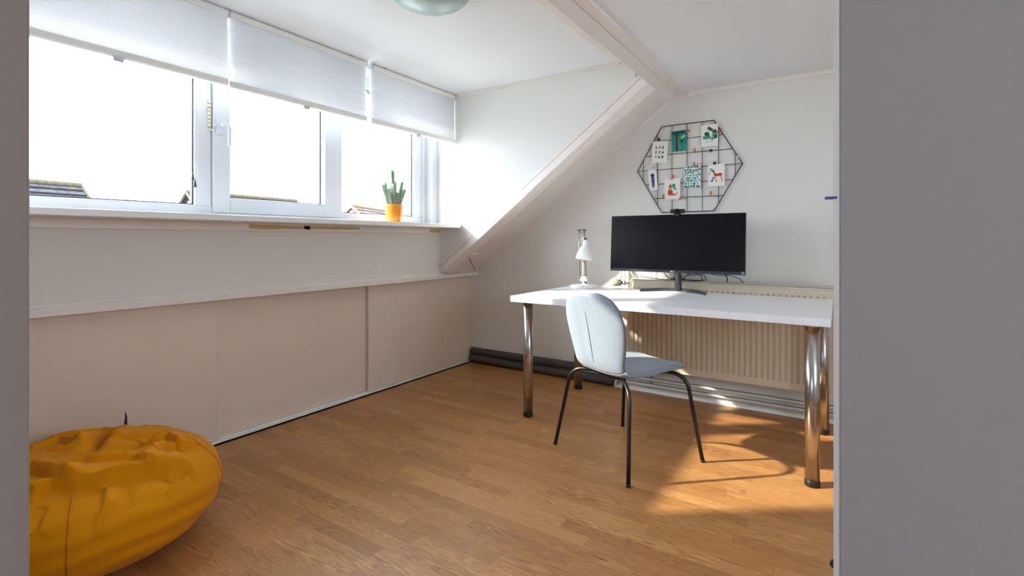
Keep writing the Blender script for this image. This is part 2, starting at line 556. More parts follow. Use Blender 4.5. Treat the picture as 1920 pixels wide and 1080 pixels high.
# foot boards on the slope at the eaves corner
def foot(pts, th):
    nn = Vector((SL, 0, -1)).normalized()
    b = MB()
    lo = [Vector(p) for p in pts]; hi = [p - nn * th for p in lo]
    v0 = [b.bm.verts.new(p) for p in lo]; v1 = [b.bm.verts.new(p) for p in hi]
    b.bm.faces.new(v0); b.bm.faces.new(v1[::-1])
    k = len(lo)
    for i in range(k): b.bm.faces.new((v0[i], v0[(i+1) % k], v1[(i+1) % k], v1[i]))
    return b
struct(foot([(-2.730, 3.20, 0.817), (-2.722, 3.547, 0.823), (-2.537, 3.20, 0.960), (-2.58, 3.15, 0.928)], 0.03).build('trim_10', M_TRIM, bevel=0.002), 'cream board at the foot of the slope', 'trim')
struct(foot([(-2.712, 3.552, 0.831), (-2.525, 3.205, 0.969), (-2.503, 3.318, 0.985), (-2.664, 3.603, 0.866)], 0.03).build('trim_11', M_TRIM, bevel=0.002), 'short cream block closing the foot of the slope', 'trim')

# doorway wall the camera looks through, hall behind it
b = MB(); b.box(-3.05, -0.792, 0.08, 0.18, 0, 2.6)
struct(b.build('wall_front', M_HALL, bevel=0.003), 'grey doorway jamb at the left edge', 'wall')
b = MB(); b.box(0.16, 1.75, 0.08, 0.18, 0, 2.6).box(-0.80, 0.16, 0.08, 0.18, 2.2, 2.6)
struct(b.build('wall_front_right', M_HALL))
b = MB(); b.box(-0.0012, 0.62, 0.55, 0.66, 0, 2.2)
struct(b.build('wall_partition', M_HALL), 'plain grey partition wall filling the right edge', 'wall')
b = MB(); b.box(-0.0052, -0.0012, 0.548, 0.662, 0, ZM).box(-0.0024, -0.0006, 0.545, 0.5505, 0, ZM)
pt = struct(b.build('trim_12', M_TRIM), 'narrow white edge strip on the partition', 'trim')
for z, hh in ((0.80, .007), (0.735, .006), (0.706, .008), (0.50, .006), (0.575, .005)):
    b = MB(); b.use(M_BLACKP); b.lathe([(0.0012, -hh/2), (0.0026, -hh/4), (0.0026, hh/4), (0.0012, hh/2)], 8)
    b.build('dent', M_BLACKP, pt, (-0.0056, 0.551, z))
b = MB(); b.box(-0.012, -0.0005, 0.5475, 0.5535, -0.0012, 0.0012)
b.build('blue_tag', mat('blue_tag', (40, 70, 150), 0.5), pt, (0, 0, 1.139))['label'] = 'small blue tag'
b = MB(); b.box(1.62, 1.75, -1.9, 0.68, 0, 2.6).box(1.62, 1.75, 1.64, YB, 0, 2.6).box(1.62, 1.75, 0.68, 1.64, 0, 1.0).box(1.62, 1.75, 0.68, 1.64, 1.95, 2.6)
struct(b.build('wall_right', M_WALL), 'white side wall beyond the desk', 'wall')
wf = MB()
for bx in ((.68, .73, 1.0, 1.95), (1.59, 1.64, 1.0, 1.95), (.68, 1.64, 1.0, 1.05), (.68, 1.64, 1.9, 1.95)):
    wf.box(1.66, 1.72, *bx)
w3 = struct(wf.build('fill_window_side', M_PVC), 'added side window out of view, for fill light', 'window')  # out-of-view window, added to bring fill light in from the right
b = MB(); b.box(1.688, 1.692, .68, 1.64, 1.0, 1.95)
b.build('pane', M_GLASS, w3)
b = MB(); b.box(-1.62, -1.5, -1.95, 0.1, 0, 2.6)
struct(b.build('wall_hall_left', M_HALL))
b = MB(); b.box(-1.6, -0.7, -1.95, -1.83, 0, 2.6).box(0.1, 1.75, -1.95, -1.83, 0, 2.6).box(-0.7, 0.1, -1.95, -1.83, 0, 1.0).box(-0.7, 0.1, -1.95, -1.83, 1.8, 2.6)
struct(b.build('wall_hall_rear', M_HALL))
b = MB(); b.box(-1.7, 1.75, -1.95, 0.1, 2.4, 2.55)
struct(b.build('ceiling_hall', M_CEIL))
b = MB(); b.box(-0.7, 0.1, -1.90, -1.89, 1.0, 1.8)
wf = MB()
for x0, x1, z0, z1 in ((-.7, -.65, 1., 1.8), (.05, .1, 1., 1.8), (-.7, .1, 1., 1.05), (-.7, .1, 1.75, 1.8)):
    wf.box(x0, x1, -1.93, -1.86, z0, z1)
w2 = struct(wf.build('fill_window_hall', M_PVC), 'added hall window behind the camera, for fill light', 'window')  # added behind the camera to brighten hall and room
b.build('pane', M_GLASS, w2)

# ------------------------------------------------------------------ built-in eaves cupboard
cup = thing('eaves_cupboard', 'built-in low eaves cupboard with three cream sliding panels under the window', 'cupboard', (-2.80, 1.9, 0))
def at(o, parent):       # geometry given in world space, parent an Empty with no rotation
    o.location = -Vector(parent.location); return o
b = MB(); b.box(-2.822, -2.802, 0.20, 1.393, 0.022, 0.80)
d1 = at(b.build('door', M_CUP, cup, bevel=0.0015), cup)
b = MB(); b.box(-2.8025, -2.7998, 1.3875, 1.3945, 0.024, 0.79)
b.build('edge_strip', mat('edge_strip_cream', (228, 215, 202), 0.5), d1)['label'] = 'white edge strip'
b = MB(); b.box(-2.823, -2.8215, 1.393, 1.400, 0.024, 0.79)  # dark strip stands in for the shade line beside the door edge
b.build('door_gap_shade', M_GAP, d1)['label'] = 'dark strip for the shaded gap'
b = MB(); b.box(-2.848, -2.828, 1.35, 2.44, 0.022, 0.80)
at(b.build('door', M_CUP, cup, bevel=0.0015), cup)
b = MB(); b.box(-2.822, -2.802, 2.413, YB - 0.016, 0.022, 0.80)
at(b.build('door', M_CUP, cup, bevel=0.0015), cup)
b = MB(); b.box(-2.90, -2.788, 0.19, YB - 0.002, 0.0, 0.010).box(-2.795, -2.788, 0.19, YB - 0.002, 0.0, 0.022).box(-2.8265, -2.8235, 0.19, YB - 0.002, 0.0, 0.022)
at(b.build('bottom_rail', M_SILL, cup), cup)
b = MB(); b.prism([(-2.80, 0.783), (-2.735, 0.783), (-2.735, 0.812), (-2.741, 0.820), (-2.748, 0.822), (-2.752, 0.832), (-2.763, 0.836), (-2.86, 0.836), (-2.86, 0.79)], 'y', 0.19, YB - 0.004)
at(b.build('top_moulding', M_TRIM, cup), cup)
b = MB(); b.box(-2.99, -2.90, 0.19, YB, 0, 0.80)
at(b.build('back_panel', M_GAP, cup), cup)
b = MB(); b.box(-2.826, -2.80, YB - 0.0145, YB - 0.001, 0.0, 0.80)
at(b.build('end_stile', M_TRIM, cup), cup)

# ------------------------------------------------------------------ window sill, batten
b = MB(); b.box(-2.90, -2.53, 0.185, YC - 0.002, 1.195, 1.226)
struct(b.build('trim_13', M_SILL, bevel=0.004), 'deep white window sill', 'windowsill')
b = MB(); b.box(XP - 0.002, XP + 0.022, 0.185, YC - 0.002, 1.150, 1.196)
bt = struct(b.build('trim_14', M_TRIM, bevel=0.002), 'cream batten under the window sill', 'trim')
b = MB()
for y0, y1, z0, z1 in ((1.52, 1.90, 1.160, 1.188), (1.86, 2.28, 1.164, 1.190), (2.98, 3.10, 1.156, 1.190)):
    k = 9
    top = [(XP + 0.0225, y0 + (y1 - y0) * i / k, z1 - 0.006 * random.random()) for i in range(k + 1)]
    bot = [(XP + 0.0225, y0 + (y1 - y0) * i / k, z0 + 0.007 * random.random()) for i in range(k + 1)]
    b.grid([bot, top], smooth=False)
b.build('glue_residue', M_TAPE, bt)['label'] = 'yellowed glue residue'

# ------------------------------------------------------------------ window
XF = -2.85
wf = MB()
wf.box(-2.93, XF, 0.20, 3.04, 1.222, 1.282)          # bottom frame
wf.box(-2.93, XF, 0.20, 3.04, 2.19, 2.267)
for ya, yb in ((0.20, 0.28), (1.303, 1.372), (2.150, 2.222), (2.922, 3.00)): wf.box(-2.93, XF, ya, yb, 1.282, 2.19)
win = struct(wf.build('window_1', M_PVC, bevel=0.003), 'wide white plastic dormer window of three lights', 'window')
# reveal lining right and left, stepped
b = MB(); b.box(-2.96, -2.775, 3.045, YC - 0.001, 1.222, 2.267).box(-2.93, -2.842, 3.0, 3.046, 1.222, 2.267)
b.build('reveal_lining', M_PVC, win, bevel=0.002)
b = MB(); b.box(-2.97, -2.93, 2.905, 3.12, 1.2, 2.30).box(-2.97, -2.93, 0.1, 0.26, 1.2, 2.3).box(-2.97, -2.93, 0.1, 3.12, 1.16, 1.262).box(-2.97, -2.93, 0.1, 3.12, 2.22, 2.38)
b.build('outer_frame', M_PVC, win)
# opening sash in the middle
b = MB()
y0, y1, z0, z1 = 1.376, 2.196, 1.250, 2.21
for bx in ((y0, y0 + .088, z0, z1), (y1 - .118, y1, z0, z1), (y0 + .088, y1 - .118, z0, z0 + .078), (y0 + .088, y1 - .118, z1 - .09, z1)):
    b.box(-2.90, XF + 0.018, *bx)
sash = b.build('sash', M_PVC, win, bevel=0.004)
# glazing beads and gaskets
def glazing(y0, y1, z0, z1, xf):
    b = MB(); t_ = 0.012
    for bx in ((y0, y0 + t_, z0, z1), (y1 - t_, y1, z0, z1), (y0, y1, z0, z0 + t_), (y0, y1, z1 - t_, z1)):
        b.box(-2.885, xf - 0.004, *bx)
    b.build('glazing_bead', M_PVC, win, bevel=0.002)
    b = MB(); g = 0.007
    y0 += t_; y1 -= t_; z0 += t_; z1 -= t_
    for bx in ((y0, y0 + g, z0, z1), (y1 - g, y1, z0, z1), (y0, y1, z0, z0 + g), (y0, y1, z1 - g, z1)):
        b.box(-2.888, -2.876, *bx)
    b.build('gasket', M_GASKET, win)
    b = MB(); b.box(-2.884, -2.880, y0, y1, z0, z1)
    b.build('pane', M_GLASS, win)
glazing(0.27, 1.306, 1.275, 2.2, XF)
glazing(1.455, 2.086, 1.322, 2.13, XF + 0.018)
glazing(2.215, 2.93, 1.275, 2.2, XF)
# handle on the sash
b = MB()
b.box(-2.832, -2.818, 1.390, 1.428, 1.678, 1.770, bevel=0.003)
b.tube([(-2.826, 1.409, 1.728), (-2.785, 1.409, 1.728)], 0.010, 12)
b.tube([(-2.83, 1.372, 1.722), (-2.822, 1.392, 1.724)], 0.008, 8)
hp = b.build('handle', M_PVC, win)
b = MB()
b.tube(arc((-2.790, 1.400, 1.728), (-2.780, 1.432, 1.732), (-2.778, 1.434, 1.70), 6) + [(-2.778, 1.431, 1.612)], 0.0095, 10, flat=1.2)
b.build('lever', M_PVC, hp)
# safety chain left of the handle
b = MB()
for i in range(7):
    zc = 1.845 - i * 0.021
    b.box(-2.848, -2.838, 1.352, 1.368, zc - 0.008, zc + 0.008, bevel=0.003)
b.tube([(-2.842, 1.36, 1.70), (-2.84, 1.372, 1.692), (-2.835, 1.386, 1.70)], 0.006, 8)
b.build('security_chain', M_RAD, win)['label'] = 'cream security chain'
b = MB(); b.box(-2.8495, -2.8455, 2.196, 2.204, 1.232, 1.240).box(-2.8495, -2.846, 2.194, 2.201, 1.326, 1.345)
b.build('hinge_pin', M_STEEL, win)

# ------------------------------------------------------------------ honeycomb blinds
def blind(name, label, y0, y1, zb, tab, n=32):
    cy = (y0 + y1) / 2
    t_ = thing(name, label, 'blind', (-2.60, cy, 2.262), 0, 'honeycomb blinds over the window')
    L = (y1 - y0) / 2
    b = MB(); b.prism([(-0.016, -0.033), (0.014, -0.033), (0.019, -0.024), (0.019, -0.004), (0.014, 0), (-0.016, 0)], 'y', -L, L)
    b.build('headrail', M_SILL, t_)
    for yy in (-L, L):
        b = MB(); b.box(-0.018, 0.0205, yy - 0.002, yy + 0.002, -0.035, 0.001)
        b.build('end_cap', M_PVC, t_)
    for yy in (-L + 0.12, L - 0.12) + ((0.0,) if L > 0.5 else ()):
        b = MB(); b.box(-0.012, 0.0215, yy - 0.010, yy + 0.010, -0.002, 0.0045).tube([(0.020, yy, -0.001), (0.024, yy, -0.001)], 0.004, 8)
        b.build('bracket', M_PVC, t_)
    zt = -0.033; z_b = zb - 2.262 + 0.035
    b = MB()
    for side in (1, -1):
        rows = []
        for i in range(n + 1):
            z = zt + (z_b - zt) * i / n
            rows.append([(side * 0.008, -L + 0.003, z), (side * 0.008, L - 0.003, z)])
            if i < n:
                z2 = zt + (z_b - zt) * (i + 0.5) / n
                rows.append([(side * 0.0102, -L + 0.003, z2), (side * 0.0102, L - 0.003, z2)])
        b.grid(rows, smooth=False)
    b.build('pleated_fabric', M_BLIND, t_, fix=False)
    b = MB(); b.prism([(-0.014, z_b - 0.035), (0.012, z_b - 0.035), (0.017, z_b - 0.028), (0.017, z_b - 0.003), (0.013, z_b), (-0.014, z_b)], 'y', -L, L)
    b.build('bottom_rail', M_SILL, t_)
    if tab is not None:
        b = MB(); b.box(0.012, 0.0195, tab - cy - 0.022, tab - cy + 0.022, z_b - 0.037, z_b - 0.030).box(0.010, 0.014, tab - cy - 0.018, tab - cy + 0.018, z_b - 0.050, z_b - 0.034)
        b.build('pull_tab', M_PVC, t_)
    return t_
blind('pleated_blind', 'white honeycomb blind over the left light, nearest the doorway', 0.22, 1.328, 1.880, 0.868)
bl2 = blind('pleated_blind', 'middle white honeycomb blind, above the opening sash and its handle', 1.335, 2.213, 1.874, 1.774)
bl3 = blind('pleated_blind', 'white honeycomb blind over the right light, above the cactus', 2.250, 3.108, 1.872, 2.694)
# cord and clip between the second and third blind
b = MB(); b.tube([(-2.600, 2.232, 2.23), (-2.600, 2.233, 1.885)], 0.0016, 6)
o = b.build('tension_cord', M_PVC, bl2); o.location = -Vector(bl2.location)
b = MB(); b.box(-2.603, -2.589, 2.224, 2.240, 2.062, 2.067)
o = b.build('cord_clip', M_BLACKP, bl2); o.location = -Vector(bl2.location)
b = MB(); b.tube([(-2.575, 2.236, 2.236), (-2.575, 2.252, 2.236)], 0.011, 12)
o = b.build('rail_plug', M_PVC, bl3); o.location = -Vector(bl3.location)
# pull cords with dark tassels, hanging by the mullion
for k, (y, zt) in enumerate(((1.170, 1.421), (1.180, 1.388))):
    t_ = thing('blind_cord', ('thin blind cord with dark tassel hanging behind the left pane edge, the upper of two',
                              'thin blind cord with dark tassel by the mullion, the lower of two')[k], 'cord', (-2.605, y, 1.90))
    b = MB(); b.tube([(0, 0, 0.0), (0, 0, zt - 1.90)], 0.0010, 6)
    b.build('cord', M_GASKET, t_)
    b = MB(); b.lathe([(0.0025, 0.002), (0.0035, -0.004), (0.0075, -0.030), (0.0070, -0.033)], 12, Matrix.Translation((0, 0, zt - 1.90)))
    b.build('tassel', mat('tassel_slate', (60, 72, 84), 0.5), t_)

# ------------------------------------------------------------------ desk
DX0, DX1, DY0, DY1, DZ = -1.697, -0.034, 2.567, 3.43, 0.757
desk = thing('desk', 'white laminate desk on round chrome legs standing before the radiator', 'desk', (-0.865, 3.0, 0))
b = MB(); b.use(M_DESK).box(DX0, DX1, DY0, DY1, DZ - 0.036, DZ)
o = at(b.build('desktop', None, desk, bevel=0.0015), desk)
b = MB()
b.tube([(-0.445, DY0 - 0.0005, DZ - 0.003), (-0.443, DY0 + 0.0005, DZ - 0.003)], 0.0018, 6)
at(b.build('chip', M_GAP, desk), desk)
for (x, y) in ((-1.633, 2.672), (-0.105, 2.612), (-1.625, 3.372), (-0.082, 3.345)):
    b = MB(); b.lathe([(0.030, 0.028), (0.030, DZ - 0.040)], 28)
    b.lathe([(0.045, DZ - 0.040), (0.045, DZ - 0.036)], 28)
    lg = b.build('leg', M_CHROME, desk, (x - desk.location.x, y - desk.location.y, 0))
    b = MB(); b.lathe([(0.028, 0), (0.031, 0.003), (0.031, 0.026), (0.030, 0.029)], 28)
    b.build('foot_cap', M_BLACKP, lg)

# ------------------------------------------------------------------ radiator
RX0, RX1, RZ0, RZ1, RY = -1.283, -0.020, 0.182, 0.815, 3.50
rad = thing('radiator', 'long cream ribbed panel radiator on the back wall behind the desk', 'radiator', ((RX0 + RX1) / 2, 3.55, RZ0))
b = MB()
pitch = 0.0333
cols = []
x = RX0 + 0.02
nrib = int((RX1 - RX0 - 0.04) / pitch)
for i in range(nrib):
    for fx, d in ((0.0, 0), (0.30, 0), (0.42, 1), (0.62, 1), (0.74, 0)):
        cols.append((x + (i + fx) * pitch, d))
cols = [(RX0, 0)] + cols + [(RX1, 0)]
rows = []
for z, g in ((RZ0, 0), (RZ0 + 0.042, 0), (RZ0 + 0.052, 1), (RZ1 - 0.062, 1), (RZ1 - 0.052, 0), (RZ1 - 0.004, 0)):
    rows.append([(cx, RY + 0.010 * d * g, z) for cx, d in cols])
b.grid(rows, smooth=False)
at(b.build('front_panel', M_RAD, rad), rad); 
b = MB(); b.box(RX0 - 0.004, RX0 + 0.004, RY - 0.002, YB - 0.02, RZ0, RZ1).box(RX1 - 0.004, RX1 + 0.004, RY - 0.002, YB - 0.02, RZ0, RZ1)
b.box(RX0, RX1, RY + 0.055, RY + 0.075, RZ0, RZ1 - 0.01)
at(b.build('side_panel', M_RAD, rad, bevel=0.001), rad)
b = MB(); b.box(RX0 - 0.002, RX1 + 0.002, RY - 0.006, YB - 0.02, RZ1 - 0.004, RZ1 + 0.004).box(RX0 - 0.002, RX1 + 0.002, RY - 0.006, RY - 0.001, RZ1 - 0.014, RZ1 + 0.002)
at(b.build('top_grille', M_RAD, rad, bevel=0.0015), rad)
for x in (RX0 + 0.2, RX1 - 0.2):
    b = MB(); b.box(x - 0.02, x + 0.02, YB - 0.03, YB - 0.0005, RZ0 + 0.06, RZ1 - 0.08)
    at(b.build('wall_bracket', M_STEEL, rad), rad)
# thermostat valve
b = MB()
b.tube([(-1.425, 3.50, 0.787), (-1.418, 3.50, 0.787), (-1.414, 3.50, 0.787), (-1.352, 3.50, 0.787)], [0.017, 0.022, 0.024, 0.0255], 20)
for k in range(16):
    a = 2 * PI * k / 16
    b.tube([(-1.41, 3.50 + 0.0235 * math.cos(a), 0.787 + 0.0235 * math.sin(a)), (-1.375, 3.50 + 0.025 * math.cos(a), 0.787 + 0.025 * math.sin(a))], 0.0022, 6)
v = at(b.build('thermostat_knob', M_RAD, rad), rad)
b = MB(); b.tube([(-1.352, 3.50, 0.787), (-1.338, 3.50, 0.787)], 0.021, 16)
b.tube([(-1.338, 3.50, 0.787), (-1.300, 3.50, 0.787)], 0.011, 12).tube([(-1.318, 3.50, 0.787), (-1.310, 3.50, 0.787)], 0.016, 6)
b.tube([(-1.300, 3.50, 0.787), (-1.282, 3.50, 0.787)], 0.009, 12)
at(b.build('valve_body', M_CHROME, rad), rad)
b = MB()
b.tube([(-1.372, 3.53, 0.787), (-1.372, 3.56, 0.80)] + [(-1.372, 3.575, 0.83), (-1.372, 3.58, 1.0), (-1.372, 3.612, 1.01)], 0.009, 12)
b.tube([(-1.325, 3.51, 0.790), (-1.34, 3.57, 0.82), (-1.372, 3.59, 0.99), (-1.36, 3.61, 1.0)], 0.0075, 10)
b.tube([(-1.262, 3.59, 0.80), (-1.30, 3.598, 0.86), (-1.345, 3.60, 0.93), (-1.345, 3.61, 0.95)], 0.006, 10)
at(b.build('riser_pipe', M_PIPEW, rad), rad)
b = MB()
b.tube([(-1.40, 3.56, 0.075), (-1.37, 3.56, 0.075), (-1.355, 3.555, 0.09), (-1.355, 3.55, 0.20), (-1.28, 3.55, 0.215)], 0.008, 10)
at(b.build('feed_pipe', M_PIPEW, rad), rad)
b = MB(); b.tube([(-1.395, 3.53, 0.072), (-1.375, 3.53, 0.072)], 0.010, 10)
b.tube([(-1.388, 3.525, 0.066), (-1.394, 3.515, 0.018)], 0.0085, 10)
at(b.build('drain_tap', M_RAD, rad), rad)

# insulated pipes and bare pipes along the floor
def hpipe(name, label, cat, x0, x1, y, z, r, m, group=None, ends=True):
    o = thing(name, label, cat, ((x0 + x1) / 2, y, z), 0, group)
    L = (x1 - x0) / 2
    b = MB(); k = 24
    pts = [(-L + 2 * L * i / k, 0.0008 * math.sin(i * 1.7), 0.0006 * math.sin(i * 2.3)) for i in range(k + 1)]
    b.tube(pts, r, 20)
    b.build('sleeve' if ends else 'tube', m, o)
    return o
o = hpipe('heating_pipe', 'upper dark foam-wrapped heating pipe along the skirting, left of the desk leg', 'pipe', -2.784, -1.72, 3.585, 0.1035, 0.030, M_PIPE)
b = MB(); b.tube([(-0.535, 0, 0), (-0.560 + 1.12, 0, 0)], 0.010, 10); b.build('tube', M_STEEL, o)
o = hpipe('heating_pipe', 'lower and longer dark foam-wrapped heating pipe lying on the floor', 'pipe', -2.784, -1.41, 3.575, 0.036, 0.034, M_PIPE)
b = MB(); b.tube([(-0.69, 0, 0.036), (0.0, 0, 0.036), (0.69, 0, 0.036)], 0.0035, 8); b.build('seam_tape', M_PIPE, o)
o = hpipe('bare_pipe', 'upper thin painted heating pipe under the radiator', 'pipe', -1.41, 0.9, 3.588, 0.088, 0.010, M_PIPEW, None, False)
for xx in (-0.9, 0.1, 0.9):
    b = MB(); b.box(xx - 0.008, xx + 0.008, 0.0, 0.032, -0.013, 0.013); b.build('clip', M_PIPEG, o)
b = MB(); b.box(-1.155, 1.155, -0.007, 0.004, 0.008, 0.0125); b.build('pipe_shadow_strip', M_PIPEG, o)  # grey strip painted as the dark shadow line along the pipe
o = hpipe('bare_pipe', 'lower thin painted heating pipe just above the skirting lath', 'pipe', -1.41, 0.9, 3.585, 0.046, 0.010, M_PIPEW, None, False)
for xx in (-0.9, 0.1, 0.9):
    b = MB(); b.box(xx - 0.008, xx + 0.008, 0.0, 0.035, -0.013, 0.013); b.build('clip', M_PIPEG, o)
b = MB(); b.box(-1.155, 1.155, -0.007, 0.004, 0.008, 0.0125); b.build('pipe_shadow_strip', M_PIPEG, o)  # same grey shadow line for the lower pipe
b = MB(); b.prism([(3.555, 0), (3.56, 0.016), (3.575, 0.020), (3.62, 0.020), (3.62, 0)], 'x', -1.42, 1.62)
struct(b.build('baseboard_back', M_SILL), 'low white skirting lath along the back wall', 'skirting')

# ------------------------------------------------------------------ monitor
mon = thing('computer_monitor', 'ultrawide black computer monitor on a curved grey foot on the desk', 'monitor', (-0.905, 3.35, DZ))
MW, MH = 0.858, 0.379
mz0 = 0.131
b = MB(); b.box(-MW/2, MW/2, 0, 0.022, 0, MH, bevel=0.003)
panel = b.build('housing', M_BEZEL, mon, (0.0, -0.075, mz0), (R(-4), 0, 0))
b = MB(); b.box(-MW/2 + 0.002, MW/2 - 0.002, -0.0012, 0.001, 0.018, MH - 0.002)
b.build('screen', M_SCREEN, panel)
b = MB(); b.box(-MW/2 + 0.15, MW/2 - 0.15, 0.02, 0.05, 0.06, 0.28, bevel=0.01)
b.build('back_housing', M_BLACKP, panel)
lm = mat('logo_white', (235, 235, 235), 0.5)
b = MB(); b.lathe([(0.0042, 0), (0.0042, 0.0006)], 20, Matrix.Translation((-0.012, -0.0008, 0.0085)) @ Matrix.Rotation(R(90), 4, 'X'))
b.build('logo_disc', lm, panel)
text_mesh('LG', 0.011, lm, 'logo_text', panel, (0.002, -0.0009, 0.0085), (R(90), 0, 0))
b = MB()
b.box(MW/2 - 0.020, MW/2 - 0.006, -0.0018, -0.0011, 0.006, 0.020)
stk = b.build('sticker', mat('sticker_grey', (170, 174, 182), 0.5), panel)
b = MB(); b.box(MW/2 - 0.017, MW/2 - 0.009, -0.0021, -0.0017, 0.009, 0.017)
b.build('sticker_mark', mat('sticker_dark', (70, 74, 84), 0.5), stk)
# neck
b = MB(); b.tube([(0, 0.055, 0.010), (0, 0.050, 0.10), (0, 0.020, 0.20), (0, -0.02, 0.24)], [0.022, 0.022, 0.022, 0.020], 20)
b.build('neck', M_STAND, mon)
# curved foot, an arc bowing to the wall
b = MB()
ro = []; 
for i in range(25):
    t_ = -1 + 2 * i / 24
    x = 0.208 * t_
    yc = 0.065 - 0.185 * t_ * t_ * (1 - 0.15 * abs(t_))
    hw = 0.011
    ro.append([(x, yc - hw, 0.0), (x, yc - hw, 0.017), (x, yc - hw + 0.003, 0.020), (x, yc + hw - 0.003, 0.020), (x, yc + hw, 0.017), (x, yc + hw, 0.0)])
V = b.grid(ro, smooth=False, closed=True)
b.bm.faces.new(V[0][::-1]); b.bm.faces.new(V[-1])
b.build('foot', M_STAND, mon)
# webcam
wc = thing('webcam', 'small black webcam clipped on top of the monitor', 'webcam', (-0.885, 3.315, 1.287))
b = MB(); b.box(-0.046, 0.046, -0.012, 0.012, -0.014, 0.014, bevel=0.006)
b.build('body', M_BLACKP, wc)
b = MB(); b.tube([(0, -0.010, 0), (0, -0.016, 0)], 0.016, 20).tube([(0, -0.016, 0), (0, -0.019, 0)], 0.010, 20)
b.build('lens', M_SCREEN, wc)
b = MB(); b.box(-0.020, 0.020, -0.022, 0.03, -0.020, -0.013, bevel=0.003).box(-0.017, 0.017, -0.0275, -0.0215, -0.034, -0.012, bevel=0.002)
b.box(-0.012, 0.012, 0.026, 0.032, -0.06, -0.014, bevel=0.002)
b.build('clip', M_BLACKP, wc)

# cables behind the monitor
def cable(name, label, pts, r=0.0026, group='black cables behind the monitor'):
    cu = []
    P = [Vector(p) for p in pts]
    for i in range(len(P) - 1):
        p0 = P[max(i-1, 0)]; p1 = P[i]; p2 = P[i+1]; p3 = P[min(i+2, len(P)-1)]
        for k in range(8):
            t_ = k / 8
            cu.append(0.5 * ((2*p1) + (-p0+p2)*t_ + (2*p0-5*p1+4*p2-p3)*t_*t_ + (-p0+3*p1-3*p2+p3)*t_**3))
    cu.append(P[-1])
    b = MB(); b.tube(cu, r, 8)
    o = b.build(name, M_BLACKP)
    return tag(o, label, 'cable', group)
zt = RZ1 + 0.006
cable('power_cable', 'thin black cable trailing left along the radiator top', [(-1.215, 3.54, zt + 0.018), (-1.15, 3.53, zt + 0.010), (-1.05, 3.53, zt + 0.002), (-0.98, 3.52, zt + 0.003), (-0.95, 3.49, zt + 0.03), (-0.90, 3.40, 1.0)])
cable('power_cable', 'black cable arching right of the monitor neck down onto the radiator top', [(-0.83, 3.40, 0.98), (-0.78, 3.47, 0.90), (-0.68, 3.50, 0.868), (-0.60, 3.53, 0.865), (-0.54, 3.55, 0.835), (-0.52, 3.575, 0.78), (-0.52, 3.585, 0.70)])
cable('power_cable', 'short thick black cable dropping behind the radiator right of the neck', [(-0.70, 3.42, 0.97), (-0.66, 3.50, 0.90), (-0.63, 3.55, 0.86), (-0.63, 3.58, 0.80), (-0.63, 3.585, 0.70)], 0.0036)
cable('power_cable', 'coiled black cable lying in loops right of the monitor neck', [(-0.86, 3.40, 1.0), (-0.87, 3.50, zt + 0.05), (-0.78, 3.54, zt + 0.045), (-0.76, 3.53, zt + 0.010), (-0.84, 3.52, zt + 0.002), (-0.90, 3.53, zt + 0.012), (-0.86, 3.545, zt + 0.05), (-0.80, 3.55, zt + 0.04), (-0.79, 3.56, zt + 0.006), (-0.88, 3.56, zt + 0.003), (-0.98, 3.55, zt + 0.003)], 0.0028)
cable('power_cable', 'black cable bunched on the radiator top left of the monitor neck', [(-1.03, 3.42, 0.97), (-1.02, 3.49, 0.87), (-0.985, 3.525, zt + 0.008), (-0.93, 3.54, zt + 0.002), (-0.98, 3.555, zt + 0.010), (-0.94, 3.56, zt + 0.022), (-0.90, 3.545, zt + 0.004)], 0.0028)
cable('power_cable', 'black cable rising steeply just left of the monitor neck', [(-0.955, 3.43, 0.97), (-0.955, 3.50, 0.90), (-0.965, 3.535, zt + 0.02), (-0.95, 3.55, zt + 0.004), (-0.86, 3.535, zt + 0.004), (-0.80, 3.53, zt + 0.003)], 0.0034)

# ------------------------------------------------------------------ desk lamp
lamp = thing('desk_lamp', 'white architect desk lamp with twin steel rods at the left end of the desk', 'lamp', (-1.552, 3.31, DZ))
b = MB(); b.lathe([(0.094, 0), (0.097, 0.004), (0.097, 0.016), (0.092, 0.021), (0.02, 0.023), (0.012, 0.03)], 48)
b.lathe([(0.010, 0.02), (0.010, 0.048)], 16)
b.build('base', M_WHITEM, lamp)
b = MB(); b.box(-0.029, 0.029, -0.009, 0.009, 0.046, 0.080, bevel=0.003)
b.build('bracket', M_WHITEM, lamp)
b = MB(); b.tube([(0.012, -0.012, 0.046), (0.030, -0.015, 0.030)], 0.004, 8)
b.build('knob', M_BLACKP, lamp)
ry = -0.010
zj = 0.415
for x0, x1 in ((-0.024, -0.033), (0.026, 0.006)):
    b = MB(); b.tube([(x0, ry, 0.062), (x1, ry, zj)], 0.0030, 8); b.build('lower_rod', M_STEEL, lamp)
b = MB(); b.tube([(-0.026, ry, 0.185), (0.020, ry, 0.185)], 0.0030, 8)
b.build('cross_bar', M_STEEL, lamp)
b = MB(); b.tube([(0.0 + 0.0055 * math.cos(i * 0.9), 0.0055 * math.sin(i * 0.9) - 0.010, 0.085 + i * 0.0011) for i in range(92)], 0.0012, 6)
b.tube([(0, -0.010, 0.075), (0, -0.010, 0.186)], 0.0035, 8)
b.build('spring', M_WHITEM, lamp)
for x in (-0.030, 0.008):
    b = MB(); b.box(x - 0.012, x + 0.012, ry - 0.007, ry + 0.007, zj - 0.006, zj + 0.006, bevel=0.002)
    b.build('joint', M_BLACKP, lamp)
for x0, x1 in ((-0.026, 0.022), (0.012, 0.042)):
    b = MB(); b.tube([(x0, ry - 0.004, zj), (x1, ry - 0.055, 0.352)], 0.0032, 8); b.build('upper_rod', M_STEEL, lamp)
